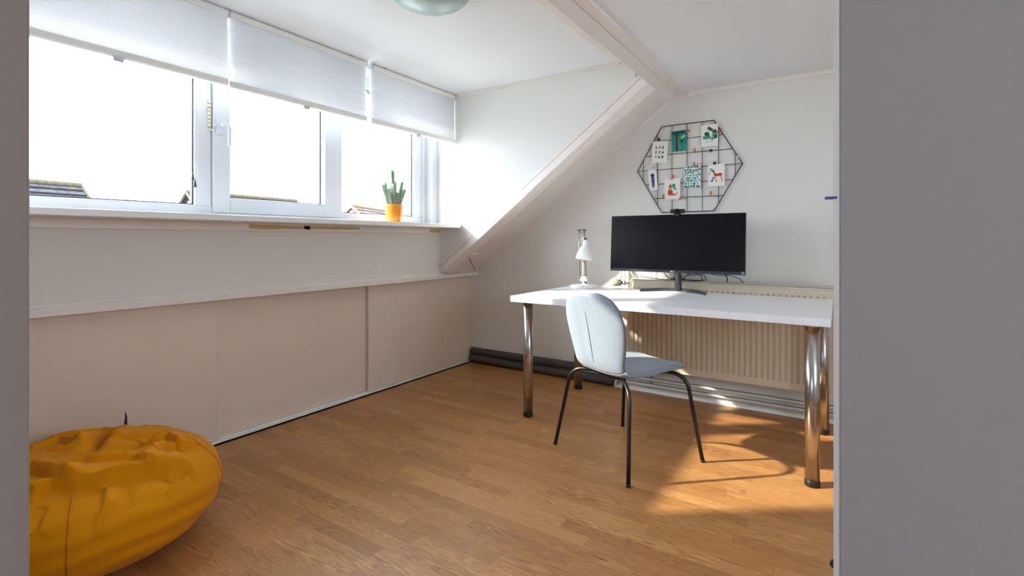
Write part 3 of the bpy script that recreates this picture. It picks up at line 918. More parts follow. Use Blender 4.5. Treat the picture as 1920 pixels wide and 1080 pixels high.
b = MB(); b.tube([(-0.008, ry - 0.004, zj - 0.01), (-0.008, ry - 0.01, 0.19)], 0.0016, 6); b.build('cable', M_STEEL, lamp)
sh = Matrix.Translation((0.036, ry - 0.07, 0.203)) @ Matrix.Rotation(R(4), 4, 'Y') @ Matrix.Rotation(R(-8), 4, 'X')
b = MB()
outer = [(0.0565, 0.0), (0.0575, 0.006), (0.0575, 0.016), (0.054, 0.034), (0.047, 0.056), (0.038, 0.076), (0.028, 0.092), (0.0215, 0.102), (0.0205, 0.132), (0.017, 0.138), (0.010, 0.142)]
inner = [(0.009, 0.10), (0.018, 0.098), (0.036, 0.074), (0.045, 0.055), (0.052, 0.033), (0.0555, 0.012), (0.0555, 0.0)]
b.lathe(inner + outer, 36, sh, caps=False)
b.poly([sh @ Vector((0.010 * math.cos(2*PI*k/36), 0.010 * math.sin(2*PI*k/36), 0.142)) for k in range(36)])
shd = b.build('shade', M_WHITEM, lamp)
b = MB(); b.tube([sh @ Vector((0, 0, 0.138)), sh @ Vector((0, 0.01, 0.155))], 0.008, 10).box(0.018, 0.052, ry - 0.062, ry - 0.050, 0.346, 0.362, bevel=0.003)
b.build('swivel', M_WHITEM, lamp)
b = MB(); b.tube([(0.045, ry - 0.066, 0.352), (0.045, ry - 0.045, 0.352)], 0.008, 12)
b.build('knob', M_BLACKP, lamp)
b = MB(); b.lathe([(0.006, 0.09), (0.012, 0.075), (0.024, 0.05), (0.026, 0.035), (0.018, 0.018), (0.004, 0.012)], 20, sh)
b.build('bulb', mat('bulb_opal', (245, 245, 240), 0.3), shd)

# ------------------------------------------------------------------ wall grid with cards
GY = 3.606
grid = thing('wire_wall_grid', 'black wire hexagon memo grid hanging on the back wall above the monitor', 'wall grid', (-0.898, GY, 1.6075))
hexv = [(-1.254, 1.6075), (-1.0755, 1.9165), (-0.7205, 1.9165), (-0.540, 1.6075), (-0.7185, 1.2985), (-1.0755, 1.2985)]
b = MB()
for i in range(6):
    p, q = hexv[i], hexv[(i+1) % 6]
    b.tube([(p[0], GY, p[1]), (q[0], GY, q[1])], 0.0032, 8)
at(b.build('frame', M_WIRE, grid), grid)
def hexh(z):    # x range at height z
    k = 1 - abs(z - 1.6075) / 0.309
    return -1.0755 - 0.1785 * k, -0.7195 + 0.1790 * k
b = MB()
for z in (1.401, 1.504, 1.6075, 1.711, 1.814):
    xa, xb = hexh(z); b.tube([(xa, GY - 0.001, z), (xb, GY - 0.001, z)], 0.0022, 6)
at(b.build('wire', M_WIRE, grid), grid)
b = MB()
for x in (-1.211, -1.107, -1.003, -0.899, -0.796, -0.690, -0.585):
    if x < -1.0755: hh = 0.309 * (x + 1.254) / 0.1785
    elif x > -0.7195: hh = 0.309 * (-0.540 - x) / 0.1790
    else: hh = 0.309
    b.tube([(x, GY + 0.003, 1.6075 - hh), (x, GY + 0.003, 1.6075 + hh)], 0.0022, 6)
at(b.build('wire', M_WIRE, grid), grid)
for x, z in ((-1.07, 1.905), (-0.725, 1.905), (-0.565, 1.655), (-0.727, 1.312)):
    b = MB(); b.box(x - 0.006, x + 0.006, GY - 0.004, YB - 0.0005, z - 0.007, z + 0.007, bevel=0.002)
    at(b.build('wall_hook', M_PVC, grid), grid)

def colm(name, c): return mat('ink_' + name, c, 0.85, spec=0.1)
INK = dict(teal=(58, 150, 140), dteal=(24, 96, 92), green=(96, 160, 110), dgreen=(40, 92, 70), lime=(178, 200, 92), rust=(190, 74, 44), red=(214, 92, 70), brown=(94, 66, 52),
           navy=(44, 54, 92), slate=(92, 100, 140), black=(40, 40, 44), white=(240, 240, 236), orange=(226, 128, 60), pink=(222, 150, 150), sky=(110, 170, 190), sea=(52, 138, 128), mint=(140, 200, 190), peach=(238, 208, 190))
class Art:
    """flat printed shapes on a card, card space in metres, y up; each layer slightly prouder than the last"""
    def __init__(s): s.b = MB(); s.k = 0
    def el(s, c, cx, cy, rx, ry, rot=0, n=16):
        s.k += 1
        cr_, sr = math.cos(rot), math.sin(rot)
        s.b.use(colm(c, INK[c]))
        s.b.poly([(cx + rx*math.cos(a)*cr_ - ry*math.sin(a)*sr, -0.00035 - s.k*0.000012, cy + rx*math.cos(a)*sr + ry*math.sin(a)*cr_) for a in [2*PI*i/n for i in range(n)]])
        return s
    def pl(s, c, pts):
        s.k += 1
        s.b.use(colm(c, INK[c]))
        s.b.poly([(p[0], -0.00035 - s.k*0.000012, p[1]) for p in pts]); return s
    def ln(s, c, a, b_, w_):
        a = Vector(a); b_ = Vector(b_); d = (b_ - a).normalized(); nn = Vector((-d.y, d.x)) * w_ / 2
        return s.pl(c, [tuple(a + nn), tuple(b_ + nn), tuple(b_ - nn), tuple(a - nn)])
def card(label, cx, cz, wd, hg, tilt, art, y=GY - 0.006):
    o = thing('art_card', label, 'card', (cx, y, cz))
    o.rotation_euler = (0, R(tilt), 0)
    b = MB(); b.box(-wd/2, wd/2, 0, 0.0005, -hg/2, hg/2)
    b.build('sheet', M_PAPER, o)
    a = Art(); art(a)
    a.b.build('print', None, o, fix=False)
    return o
def art_pots(a):
    cols = ['orange', 'pink', 'slate', 'sky', 'lime', 'dteal', 'peach', 'black', 'brown']
    for r_ in range(3):
        z = 0.036 - r_ * 0.034
        a.ln('sky' if r_ < 2 else 'peach', (-0.036, z - 0.012), (0.030, z - 0.012), 0.0012)
        for c in range(3):
            x = -0.026 + c * 0.024
            k = cols[(r_ * 3 + c)]
            a.pl(k, [(x - .006, z - .011), (x + .006, z - .011), (x + .008, z - .002), (x - .008, z - .002)])
            a.el(['lime', 'dgreen', 'teal'][(r_ + c) % 3], x, z + 0.002, .005, .004)
            a.ln('dgreen', (x, z), (x + 0.003 * (c - 1), z + 0.012), 0.0016)
def art_tree(a):
    W_, H_ = 0.0535, 0.0735
    a.pl('sea', [(-W_, -H_), (W_, -H_), (W_, H_), (-W_, H_)])
    a.pl('teal', [(-W_, -H_), (W_, -H_), (W_, -0.03), (0.0, -0.018), (-W_, -0.026)])
    a.el('dteal', -0.02, 0.058, 0.033, 0.014).el('dteal', 0.02, 0.062, 0.030, 0.011).el('mint', 0.034, 0.03, 0.012, 0.010)
    a.pl('brown', [(-0.026, -0.070), (-0.006, -0.070), (-0.008, 0.02), (-0.004, 0.05), (-0.026, 0.05), (-0.022, 0.0)])
    a.ln('brown', (-0.018, 0.035), (-0.048, 0.062), 0.006).ln('brown', (-0.010, 0.035), (0.020, 0.058), 0.005).ln('brown', (0.0, 0.046), (0.048, 0.052), 0.003)
    a.el('navy', 0.019, 0.000, 0.007, 0.015).el('lime', 0.020, 0.017, 0.006, 0.008).el('peach', 0.020, 0.028, 0.005, 0.005).el('brown', 0.020, 0.033, 0.006, 0.003)
    for i in range(6): a.ln('brown', (0.009, -0.068 + i * .010), (0.027, -0.067 + i * .010), 0.0018)
    a.ln('brown', (0.009, -0.070), (0.012, -0.015), 0.0014).ln('brown', (0.027, -0.070), (0.026, -0.015), 0.0014)
def art_plant(a):
    for x, z, r_, c in ((-0.018, 0.012, 0.017, 'dgreen'), (-0.033, -0.012, 0.014, 'green'), (-0.008, -0.010, 0.015, 'teal'), (0.008, 0.040, 0.013, 'dgreen'), (0.030, 0.026, 0.015, 'dgreen'), (0.022, 0.004, 0.010, 'green'), (0.036, -0.010, 0.016, 'dteal'), (0.018, -0.020, 0.012, 'green'), (-0.004, 0.050, 0.012, 'brown'), (0.042, 0.010, 0.010, 'teal')):
        a.el(c, x, z, r_, r_ * 0.85, x * 20)
        a.ln('lime', (x - r_ * .7, z - 0.002), (x + r_ * .6, z + 0.003), 0.001)
    a.ln('dgreen', (-0.018, 0.0), (-0.020, -0.050), 0.0022).ln('dgreen', (0.018, -0.025), (-0.002, -0.048), 0.002).ln('brown', (0.012, -0.042), (0.026, -0.032), 0.002)
def art_feather(a):
    a.pl('slate', [(-0.010, 0.040), (0.010, 0.040), (0.013, 0.0), (0.008, -0.045), (-0.002, -0.062), (-0.010, -0.045), (-0.011, 0.0)])
    a.pl('navy', [(-0.015, 0.046), (-0.004, 0.042), (0.0, 0.052), (0.006, 0.042), (0.014, 0.048), (0.011, 0.026), (-0.011, 0.026)])
    a.ln('navy', (0.0, 0.05), (-0.002, -0.062), 0.0014)
    for i in range(6): a.ln('navy', (0, 0.02 - i * .013), (0.011 - i * .001, 0.028 - i * .013), 0.0008)
def art_fox(a):
    a.pl('rust', [(-0.030, -0.042), (0.004, -0.044), (0.004, -0.020), (-0.004, 0.0), (-0.010, 0.012), (-0.022, 0.006), (-0.030, -0.020)])
    a.pl('red', [(0.0, -0.044), (0.024, -0.046), (0.040, -0.026), (0.038, -0.022), (0.022, -0.036), (0.002, -0.034)])
    a.pl('lime', [(-0.026, 0.002), (-0.004, -0.002), (-0.002, 0.006), (-0.024, 0.010)]).pl('peach', [(-0.020, -0.010), (-0.006, -0.010), (-0.010, 0.0)])
    a.pl('rust', [(-0.024, 0.010), (-0.006, 0.010), (-0.002, 0.020), (-0.010, 0.028), (-0.012, 0.040), (-0.018, 0.030), (-0.024, 0.022)])
    a.el('sky', 0.009, 0.022, 0.014, 0.016).el('teal', 0.012, 0.026, 0.008, 0.009).el('green', 0.018, 0.004, 0.013, 0.006, -0.4).el('lime', 0.020, -0.004, 0.012, 0.004, -0.3)
    a.ln('brown', (-0.028, -0.045), (0.014, -0.047), 0.0018)
def art_leaves(a):
    rr = random.Random(7)
    for i in range(8):
        for j in range(6):
            x = -0.047 + j * 0.0186 + (i % 2) * 0.006; z = -0.067 + i * 0.0190 + rr.uniform(-.003, .003)
            if abs(x) > 0.050: continue
            c = rr.choice(['teal', 'dteal', 'mint', 'sea', 'sea', 'sky'])
            for k in range(3):
                q = rr.uniform(0, 6.28)
                a.el(c, x + 0.004 * math.cos(q), z + 0.004 * math.sin(q), 0.0070, 0.0046, q, 8)
def art_deer(a):
    a.pl('rust', [(-0.010, -0.008), (0.026, -0.006), (0.037, -0.002), (0.038, 0.010), (0.028, 0.014), (0.004, 0.010), (-0.010, 0.014), (-0.016, 0.006)])
    a.pl('rust', [(-0.014, 0.004), (-0.004, 0.010), (-0.014, 0.030), (-0.022, 0.028)]).pl('brown', [(-0.030, 0.022), (-0.014, 0.026), (-0.012, 0.034), (-0.024, 0.034)])
    a.ln('brown', (-0.020, 0.034), (-0.024, 0.044), 0.002).ln('brown', (-0.014, 0.034), (-0.010, 0.042), 0.002)
    for x0, x1 in ((-0.010, -0.004), (-0.004, 0.004), (0.028, 0.036), (0.034, 0.040)): a.ln('red', (x0, -0.004), (x1, -0.046), 0.003)
    a.el('green', -0.032, 0.040, 0.010, 0.008).el('mint', -0.030, 0.034, 0.008, 0.006).el('lime', -0.042, 0.016, 0.004, 0.014, -0.3)
    a.pl('dteal', [(-0.020, -0.018), (-0.014, -0.014), (-0.020, -0.028), (-0.022, -0.044), (-0.040, -0.042), (-0.030, -0.034)]).el('black', -0.018, -0.016, 0.006, 0.005)
card('white art card printed with rows of little potted plants', -1.0885, 1.734, 0.112, 0.156, 4, art_pots)
card('sea-green art card of a dark tree trunk with a child beside it', -0.952, 1.799, 0.108, 0.148, -1, art_tree)
card('white art card of round dark green watercolour leaves', -0.746, 1.814, 0.109, 0.149, 0, art_plant)
card('narrow white card with one blue feather', -1.138, 1.535, 0.060, 0.152, -5.5, art_feather)
card('white art card of a sitting red fox with a balloon shape', -0.999, 1.463, 0.110, 0.150, 0, art_fox)
card('art card covered with a teal leaf pattern', -0.860, 1.542, 0.111, 0.150, 0, art_leaves)
card('white art card of a brown deer and small dark animal', -0.704, 1.540, 0.108, 0.150, 0, art_deer)
def peg(label, x, z, rz, m, metal=False, y=GY - 0.008):
    o = thing('clothes_peg' if not metal else 'bulldog_clip', label, 'peg' if not metal else 'clip', (x, y, z))
    o.rotation_euler = (0, R(rz), 0)
    if not metal:
        for k, yy in ((0, -0.0035), (1, 0.0035)):
            b = MB(); b.prism([(yy - 0.0028, -0.017), (yy + 0.0028, -0.017), (yy + 0.0028 + (0.0015 if k else 0), 0.017), (yy - 0.0028 - (0 if k else 0.0015), 0.017)], 'x', -0.0042, 0.0042)
            b.build('jaw', m, o)
        b = MB(); b.tube([(-0.0052, 0, 0.002), (0.0052, 0, 0.002)], 0.0030, 8)
        b.build('spring', M_STEEL, o)
    else:
        b = MB(); b.prism([(-0.006, -0.006), (0.006, -0.006), (0.0015, 0.008), (-0.0015, 0.008)], 'x', -0.0095, 0.0095)
        b.build('jaw', m, o)
        b = MB(); b.tube([(-0.005, -0.002, 0.006), (-0.005, -0.002, 0.016), (0.005, -0.002, 0.016), (0.005, -0.002, 0.006)], 0.0014, 6)
        b.build('lever', M_WIRE, o)
    return o
peg('copper peg at the top right corner of the tree card', -0.892, 1.860, 62, M_PEGC, y=GY-.012)
peg('copper peg at the right edge of the watercolour leaf card', -0.683, 1.841, 62, M_PEGC, y=GY-.012)
peg('bare wooden peg on the wire between the tree and leaf cards', -0.845, 1.722, 0, M_WOOD)
peg('black clip on the wire above the deer card, holding nothing', -0.737, 1.712, 180, M_BLACKM, True)
peg('wooden peg at the top of the teal leaf pattern card', -0.849, 1.623, 0, M_WOOD, y=GY-.010)
peg('black clip holding the deer card', -0.714, 1.620, 0, M_BLACKM, True, y=GY-.008)
peg('black clip holding the potted plants card', -1.094, 1.824, 0, M_BLACKM, True, y=GY-.008)
peg('small pale clip holding the feather card', -1.132, 1.616, 0, mat('clear_clip', (196, 196, 198), 0.3), True, y=GY-.008)
peg('copper peg at the top of the fox card', -0.995, 1.546, 28, M_PEGC, y=GY-.012)
peg('wooden peg hanging free at the left of the fox card foot', -1.062, 1.411, 0, M_WOOD)
peg('copper peg at the lower right corner of the fox card', -0.934, 1.397, 62, M_PEGC, y=GY-.012)
peg('wooden peg on the lowest wire under the deer card', -0.738, 1.416, 0, M_WOOD)

# ------------------------------------------------------------------ potted cactus
pot = thing('potted_cactus', 'small ribbed cactus in a glossy orange pot on the window sill', 'cactus', (-2.665, 2.525, 1.227))
b = MB(); b.lathe([(0.041, 0.0), (0.048, 0.003), (0.056, 0.035), (0.0615, 0.075), (0.0615, 0.108), (0.064, 0.112), (0.064, 0.124), (0.0600, 0.126), (0.0575, 0.122), (0.0575, 0.105)], 40, caps=False)
b.lathe([(0.041, 0.0), (0.001, 0.0)], 40, caps=False)
b.build('pot', M_POT, pot)
b = MB(); b.lathe([(0.0575, 0.108), (0.03, 0.113), (0.001, 0.114)], 24, caps=False)
b.build('soil', M_SOIL, pot)
M_CAC = mat('cactus_skin', (128, 158, 128), 0.6, var=(70, 0.35), bump=(200, 0.4, 0.002))
M_SPINE = mat('cactus_spine', (208, 206, 190), 0.8)
rc = random.Random(3)
def stem(p0, p1, r0, r1):
    p0, p1 = Vector(p0), Vector(p1)
    b = MB(); rows = []; N = 14; ax = (p1 - p0); d = ax.normalized()
    s1 = d.orthogonal().normalized(); s2 = d.cross(s1)
    ph = rc.uniform(0, 6)
    def pt(t_, a, extra=0):
        r_ = r0 + (r1 - r0) * t_
        if t_ > 0.88: r_ *= math.sqrt(max(0.0, 1 - ((t_ - 0.88) / 0.12) ** 2)) * 0.9 + 0.1
        bulge = 1 + 0.10 * math.sin(t_ * 22 + ph)
        r_ *= (0.80 + 0.26 * abs(math.cos(a * 2.5 + ph))) * bulge
        return p0 + ax * t_ + (s1 * math.cos(a) + s2 * math.sin(a)) * (r_ + extra)
    for i in range(N + 1):
        rows.append([pt(i / N, 2*PI*k/20) for k in range(20)])
    V = b.grid(rows, True, True)
    b.bm.faces.new(V[-1])
    o = b.build('stem', M_CAC, pot)
    b = MB()
    for rib in range(5):
        a = (rib * PI - ph) / 2.5
        for i in range(int(ax.length / 0.011)):
            t_ = (i + 0.5) / (ax.length / 0.011)
            q = pt(t_, a)
            for _ in range(4):
                dv = ((q - (p0 + ax * t_)).normalized() + Vector((rc.uniform(-.8, .8), rc.uniform(-.8, .8), rc.uniform(-.6, .9)))).normalized()
                b.tube([q - dv * 0.001, q + dv * 0.0075], [0.0018, 0.0005], 4)
    b.build('spines', M_SPINE, o)['kind'] = 'stuff'
for y0, z0, y1, z1, dx, r0, r1 in ((0.000, 0.10, -0.022, 0.378, 0.0, 0.0165, 0.0155), (-0.075+.015, 0.10, -0.118+.010, 0.266, -0.01, 0.014, 0.012), (-0.068+.02, 0.10, -0.072+.01, 0.285, -0.03, 0.011, 0.010),
                                   (-0.030, 0.10, -0.032, 0.275, 0.026, 0.0145, 0.0135), (0.022, 0.10, 0.022, 0.295, -0.012, 0.015, 0.013), (0.088-.02, 0.10, 0.104, 0.302, -0.012, 0.012, 0.013),
                                   (0.058-.01, 0.10, 0.060, 0.250, 0.020, 0.013, 0.012), (0.075-.015, 0.10, 0.104, 0.246, 0.012, 0.012, 0.012), (-0.055, 0.10, -0.078, 0.240, 0.02, 0.011, 0.010), (0.010, 0.10, 0.004, 0.215, 0.032, 0.011, 0.010)):
    y0 *= 0.55
    stem((dx * 0.8, y0, z0), (dx, y1 * 0.9, z1), r0, r1)

# ------------------------------------------------------------------ ceiling lamp
cl = thing('ceiling_lamp', 'round marbled frosted glass ceiling lamp at the top edge', 'ceiling lamp', (-1.60, 1.742, ZD))
b = MB(); b.lathe([(0.075, 0.0), (0.075, -0.018), (0.07, -0.02)], 32)
b.build('mount', M_WHITEM, cl)
b = MB()
prof = [(0.185 * math.cos(a), -0.012 - 0.072 * math.sin(a)) for a in [PI / 2 * i / 14 for i in range(15)]]
prof[-1] = (0.001, prof[-1][1])
b.lathe([(0.188, -0.010)] + prof, 48, caps=False)
b.build('glass_bowl', M_LAMPGLASS, cl)
for a in (0.3, 2.4, 4.5):
    b = MB(); b.tube([(0.187 * math.cos(a), 0.187 * math.sin(a), -0.004), (0.187 * math.cos(a), 0.187 * math.sin(a), -0.020)], 0.006, 10)
    b.build('clip', M_STEEL, cl)

# ------------------------------------------------------------------ chair
CH = thing('desk_chair', 'pale mint upholstered chair with thin black legs pulled up to the desk', 'chair', (-0.927, 2.490, 0), R(-25.5))
def shell_profile():
    # (y forward, z) centre line with the outward-normal implied, from seat front to back top
    P = [(0.240, 0.436), (0.220, 0.446), (0.15, 0.453), (0.05, 0.451), (-0.05, 0.445), (-0.12, 0.445), (-0.165, 0.455), (-0.195, 0.478), (-0.213, 0.516), (-0.224, 0.57), (-0.236, 0.64), (-0.250, 0.71), (-0.266, 0.78), (-0.277, 0.822), (-0.281, 0.838)]
    return [Vector((0, a, c)) for a, c in P]
SP = shell_profile()
# widths along the same stations
SW = [0.150, 0.190, 0.208, 0.212, 0.208, 0.196, 0.184, 0.180, 0.186, 0.200, 0.214, 0.216, 0.192, 0.135, 0.060]
def catmull(vals, t_):
    n = len(vals) - 1
    f = min(max(t_, 0), 1) * n; i = min(int(f), n - 1); f -= i
    p0, p1, p2, p3 = vals[max(i-1, 0)], vals[i], vals[i+1], vals[min(i+2, n)]
    return 0.5 * ((2*p1) + (p2-p0)*f + (2*p0-5*p1+4*p2-p3)*f*f + (3*p1-p0-3*p2+p3)*f**3)
def shell(t0, t1, name, cap0, cap1):
    NT, NU = 44, 28
    b = MB()
    top, bot = [], []
    for i in range(NT + 1):
        t_ = t0 + (t1 - t0) * i / NT
        c = catmull(SP, t_); tg = (catmull(SP, min(t_ + 0.01, 1)) - catmull(SP, max(t_ - 0.01, 0))).normalized()
        nrm = tg.cross(Vector((1, 0, 0)))
        if nrm.z < -0.01 or (abs(nrm.z) < 0.5 and nrm.y < 0): nrm = -nrm     # towards the sitter
        wv = catmull(SW, t_)
        back = min(max((t_ - 0.45) / 0.15, 0), 1)
        ra, rb = [], []
        for k in range(NU + 1):
            u_ = -1 + 2 * k / NU
            x = wv * math.sin(u_ * PI / 2) if False else wv * u_
            dish = (0.030 * back + 0.012 * (1 - back)) * abs(u_) ** 2.2
            edge = max(0.0, 1 - abs(u_) ** 7) ** 0.5
            endf = 1.0
            if cap0: endf *= min(1, math.sqrt(max(0, (t_ - t0) / 0.03)))
            if cap1: endf *= min(1, math.sqrt(max(0, (t1 - t_) / 0.03)))
            th = (0.0145 + 0.004 * (1 - back)) * edge * endf
            base = c + nrm * dish + Vector((x, 0, 0))
            groove = 0.0
            # pinched seam on the rear of the backrest
            ra.append(base + nrm * th); rb.append(base - nrm * th)
        top.append(ra); bot.append(rb)
    rows = [top[i] + bot[i][::-1] for i in range(NT + 1)]
    V = b.grid(rows, True, True)
    b.bm.faces.new(V[0][::-1]); b.bm.faces.new(V[-1])
    return b.build(name, M_CHAIR, CH)
shell(0.0, 0.475, 'seat', True, False)
bk = shell(0.4755, 1.0, 'backrest', False, True)
# seam tuck on rear of the backrest
def rear(t_, u_):
    c = catmull(SP, t_); tg = (catmull(SP, min(t_ + 0.01, 1)) - catmull(SP, max(t_ - 0.01, 0))).normalized()
    nrm = tg.cross(Vector((1, 0, 0)))
    if nrm.z < -0.01 or (abs(nrm.z) < 0.5 and nrm.y < 0): nrm = -nrm
    return c + nrm * (0.030 * abs(u_) ** 2.2) + Vector((catmull(SW, t_) * u_, 0, 0)) - nrm * 0.0152
b = MB(); pts = [rear(0.50 + 0.33 * i / 20, 0.05 - 0.05 * (i / 20)) for i in range(21)]
b.tube(pts, [0.0008 + 0.0013 * math.sin(PI * min(1, i / 20 * 1.0 + 0.02)) for i in range(21)], 6)
b.build('seam', M_CHAIRSEAM, bk)
# legs
def wl(x, y): return (x, y)
LEG = {(-1, -1): (-0.274, -0.252), (1, -1): (0.274, -0.252), (1, 1): (0.280, 0.243), (-1, 1): (-0.280, 0.243)}
for (sx, sy), (fx, fy) in LEG.items():
    ax, ay = sx * 0.155, sy * 0.150 + (0.02 if sy > 0 else -0.005)
    bx, by = sx * 0.215, sy * 0.185 + (0.015 if sy > 0 else 0)
    pts = [(ax * 0.55, ay * 0.80, 0.424)] + arc((ax * 0.9, ay, 0.424), (bx - sx * 0.012, by, 0.425), (bx + (fx - bx) * 0.16, by + (fy - by) * 0.16, 0.362), 8) + [(fx, fy, 0.004)]
    b = MB(); b.tube(pts, 0.0098, 12)
    lg = b.build('leg', M_BLACKM, CH)
    b = MB(); b.lathe([(0.0085, 0), (0.0105, 0.002), (0.0108, 0.012), (0.0098, 0.014)], 12)
    b.build('foot_cap', M_BLACKP, lg, (fx, fy, 0))
b = MB(); b.tube([(-0.12, -0.13, 0.422), (0.12, -0.13, 0.422)], 0.0095, 10).tube([(-0.12, 0.13, 0.422), (0.12, 0.13, 0.422)], 0.0095, 10).tube([(-0.085, -0.14, 0.422), (-0.085, 0.14, 0.422)], 0.009, 10).tube([(0.085, -0.14, 0.422), (0.085, 0.14, 0.422)], 0.009, 10)
b.build('underframe', M_BLACKM, CH)

# ------------------------------------------------------------------ bean bag
BB = thing('bean_bag', 'large slumped mustard yellow canvas bean bag on the floor beside the cupboard', 'bean bag', (-2.29, 0.66, 0))
RB = 0.438
# creases of the collapsed top, local metres: the cloth overlaps on the far side of each line and dips on the near side
# (polyline, step height, ridge width)
CREASES = [
 ([(0.27, -0.116), (0.287, -0.098), (0.31, -0.038), (0.334, 0.04), (0.338, 0.082), (0.343, 0.12)], 0.034, 0.075),
 ([(0.291, 0.071), (0.251, 0.115), (0.191, 0.169)], 0.030, 0.05),
 ([(0.076, -0.157), (0.164, -0.139), (0.267, -0.115)], 0.030, 0.07),
 ([(0.054, 0.011), (-0.049, 0.076), (-0.20, 0.150)], -0.034, 0.06),
 ([(0.341, 0.081), (0.341, 0.142), (0.325, 0.205)], 0.022, 0.04),
 ([(0.405, 0.110), (0.385, 0.136), (0.345, 0.193)], 0.016, 0.03),
 ([(0.337, -0.033), (0.385, -0.062), (0.42, -0.10)], 0.016, 0.035),
 ([(0.25, -0.196), (0.228, -0.147), (0.272, -0.118)], 0.024, 0.05),
 ([(0.231, 0.24), (0.209, 0.282)], 0.012, 0.03),
 ([(0.33, 0.186), (0.36, 0.209), (0.38, 0.225)], 0.012, 0.03),
 ([(-0.179, -0.099), (-0.173, -0.024), (0.01, 0.008)], 0.018, 0.06),
 ([(-0.25, -0.023), (-0.226, 0.062), (-0.245, 0.134)], 0.016, 0.05),
 ([(0.11, 0.16), (0.086, 0.242), (0.238, 0.213)], 0.020, 0.045),
 ([(0.05, -0.34), (0.14, -0.26), (0.22, -0.20)], 0.022, 0.05),
 ([(-0.20, -0.28), (-0.08, -0.20), (0.06, -0.16)], 0.022, 0.06),
 ([(0.20, -0.02), (0.24, 0.06), (0.25, 0.12)], 0.014, 0.035),
 ([(0.14, -0.08), (0.20, -0.01), (0.22, 0.05)], 0.012, 0.03),
 ([(0.12, 0.04), (0.14, 0.10), (0.09, 0.17)], -0.018, 0.03),
 ([(0.27, 0.14), (0.22, 0.19), (0.24, 0.26)], -0.016, 0.03),
 ([(0.34, 0.12), (0.37, 0.15), (0.36, 0.19)], -0.014, 0.03),
 ([(0.30, -0.17), (0.35, -0.20), (0.37, -0.26)], 0.012, 0.03),
 ([(-0.06, -0.06), (-0.02, 0.0), (0.05, 0.0)], 0.014, 0.035),
 ([(-0.05, 0.10), (0.02, 0.12), (0.06, 0.20)], 0.014, 0.035),
 ([(0.36, 0.02), (0.41, 0.0), (0.44, -0.04)], -0.010, 0.03),
]
def fold(x, y):
    h = 0.0
    wx = 0.016 * noise.noise(Vector((x * 9, y * 9, 4.2))); wy = 0.016 * noise.noise(Vector((x * 9, y * 9, 8.7)))
    x += wx; y += wy
    for poly, hh, wd in CREASES:
        best = None; tot = 0.0; seg = []
        for (x0, y0), (x1, y1) in zip(poly, poly[1:]):
            seg.append(math.hypot(x1 - x0, y1 - y0))
        L = sum(seg)
        for j, ((x0, y0), (x1, y1)) in enumerate(zip(poly, poly[1:])):
            dx, dy = x1 - x0, y1 - y0
            t_ = ((x - x0) * dx + (y - y0) * dy) / (seg[j] ** 2)
            tc_ = min(max(t_, 0), 1)
            px, py = x - x0 - dx * tc_, y - y0 - dy * tc_
            d_ = math.hypot(px, py)
            if best is None or d_ < best[0]:
                sg = 1.0 if (px * -0.549 + py * 0.836) > 0 else -1.0
                along = (tot + t_ * seg[j]) / L
                best = (d_, sg, along)
            tot += seg[j]
        d_, sg, al = best
        d_ *= sg
        ov = max(0.0, -al, al - 1.0) * L
        fall = math.exp(-(ov / 0.030) ** 2) * (0.55 + 0.45 * math.sin(PI * min(max(al, 0), 1)))
        if abs(d_) > 4 * wd: continue
        a_ = abs(hh) * 1.5
        if hh > 0:
            v_ = a_ * math.exp(-(max(d_, 0) / wd) ** 1.5) if d_ > 0 else -0.35 * a_ * math.exp(d_ / 0.020)
            k_ = 0.5 + 0.5 * math.tanh(d_ / 0.005)
            v_ = k_ * a_ * math.exp(-(max(d_, 0) / wd) ** 1.5) - (1 - k_) * 0.35 * a_ * math.exp(min(d_, 0) / 0.022)
        else:          # a valley between two rolls
            v_ = -a_ * math.exp(-(d_ / 0.014) ** 2) + 0.45 * a_ * math.exp(-((abs(d_) - 0.045) / 0.03) ** 2)
        h += v_ * fall
    return h
b = MB()
NR, NA = 230, 400
rows = []
for i in range(NR + 1):
    ph = PI * i / NR           # 0 bottom .. pi top
    row = []
    for k in range(NA):
        a = 2 * PI * k / NA
        # squashed profile: widest at 0.17 m, flat bottom
        s_, c_ = math.sin(ph), -math.cos(ph)
        rr = RB * (abs(s_) ** 0.60)
        z = 0.180 + (0.182 * abs(c_) ** 0.9 if c_ < 0 else 0.162 * abs(c_) ** 0.95) * (1 if c_ > 0 else -1)
        z = max(z, 0.0)
        x, y = rr * math.cos(a), rr * math.sin(a)
        # uneven outline, slack bulge
        wob = 1 + 0.022 * math.sin(2 * a + 0.6) + 0.012 * math.sin(3 * a + 2) + 0.006 * math.sin(7 * a + z * 9)
        x *= wob; y *= wob
        v = Vector((x, y, z))
        topw = min(1, max(0, (z - 0.20) / 0.10))
        v.z += fold(x, y) * topw
        v.z += topw * 0.015 * noise.noise(Vector((x * 5, y * 5, 1.3)))
        # wide wrinkles around the side, running with the sag
        sidew = max(0, 1 - abs(z - 0.17) / 0.17)
        wr = 0.005 * math.sin(z * 90 + 4 * math.sin(a * 1.5) + 3 * noise.noise(Vector((x * 3, y * 3, z * 4)))) * sidew * (0.5 + 0.5 * math.sin(a * 2 + 1))
        rad_ = Vector((x, y, 0)).normalized() if rr > 1e-4 else Vector((0, 0, 0))
        v += rad_ * (wr + sidew * 0.008 * noise.noise(Vector((x * 6, y * 6, z * 6))))
        if z > 0.02: v.z += 0.004 * noise.noise(Vector((x * 14, y * 14, z * 14)))
        # panel seams: shallow grooves
        v.z = max(v.z, 0.0)
        row.append(v)
    rows.append(row)
b.grid(rows[0:NR + 1], True, True)
bag = b.build('cover', M_BEAN, BB)
md = bag.modifiers.new('weld', 'WELD'); md.merge_threshold = 0.0004
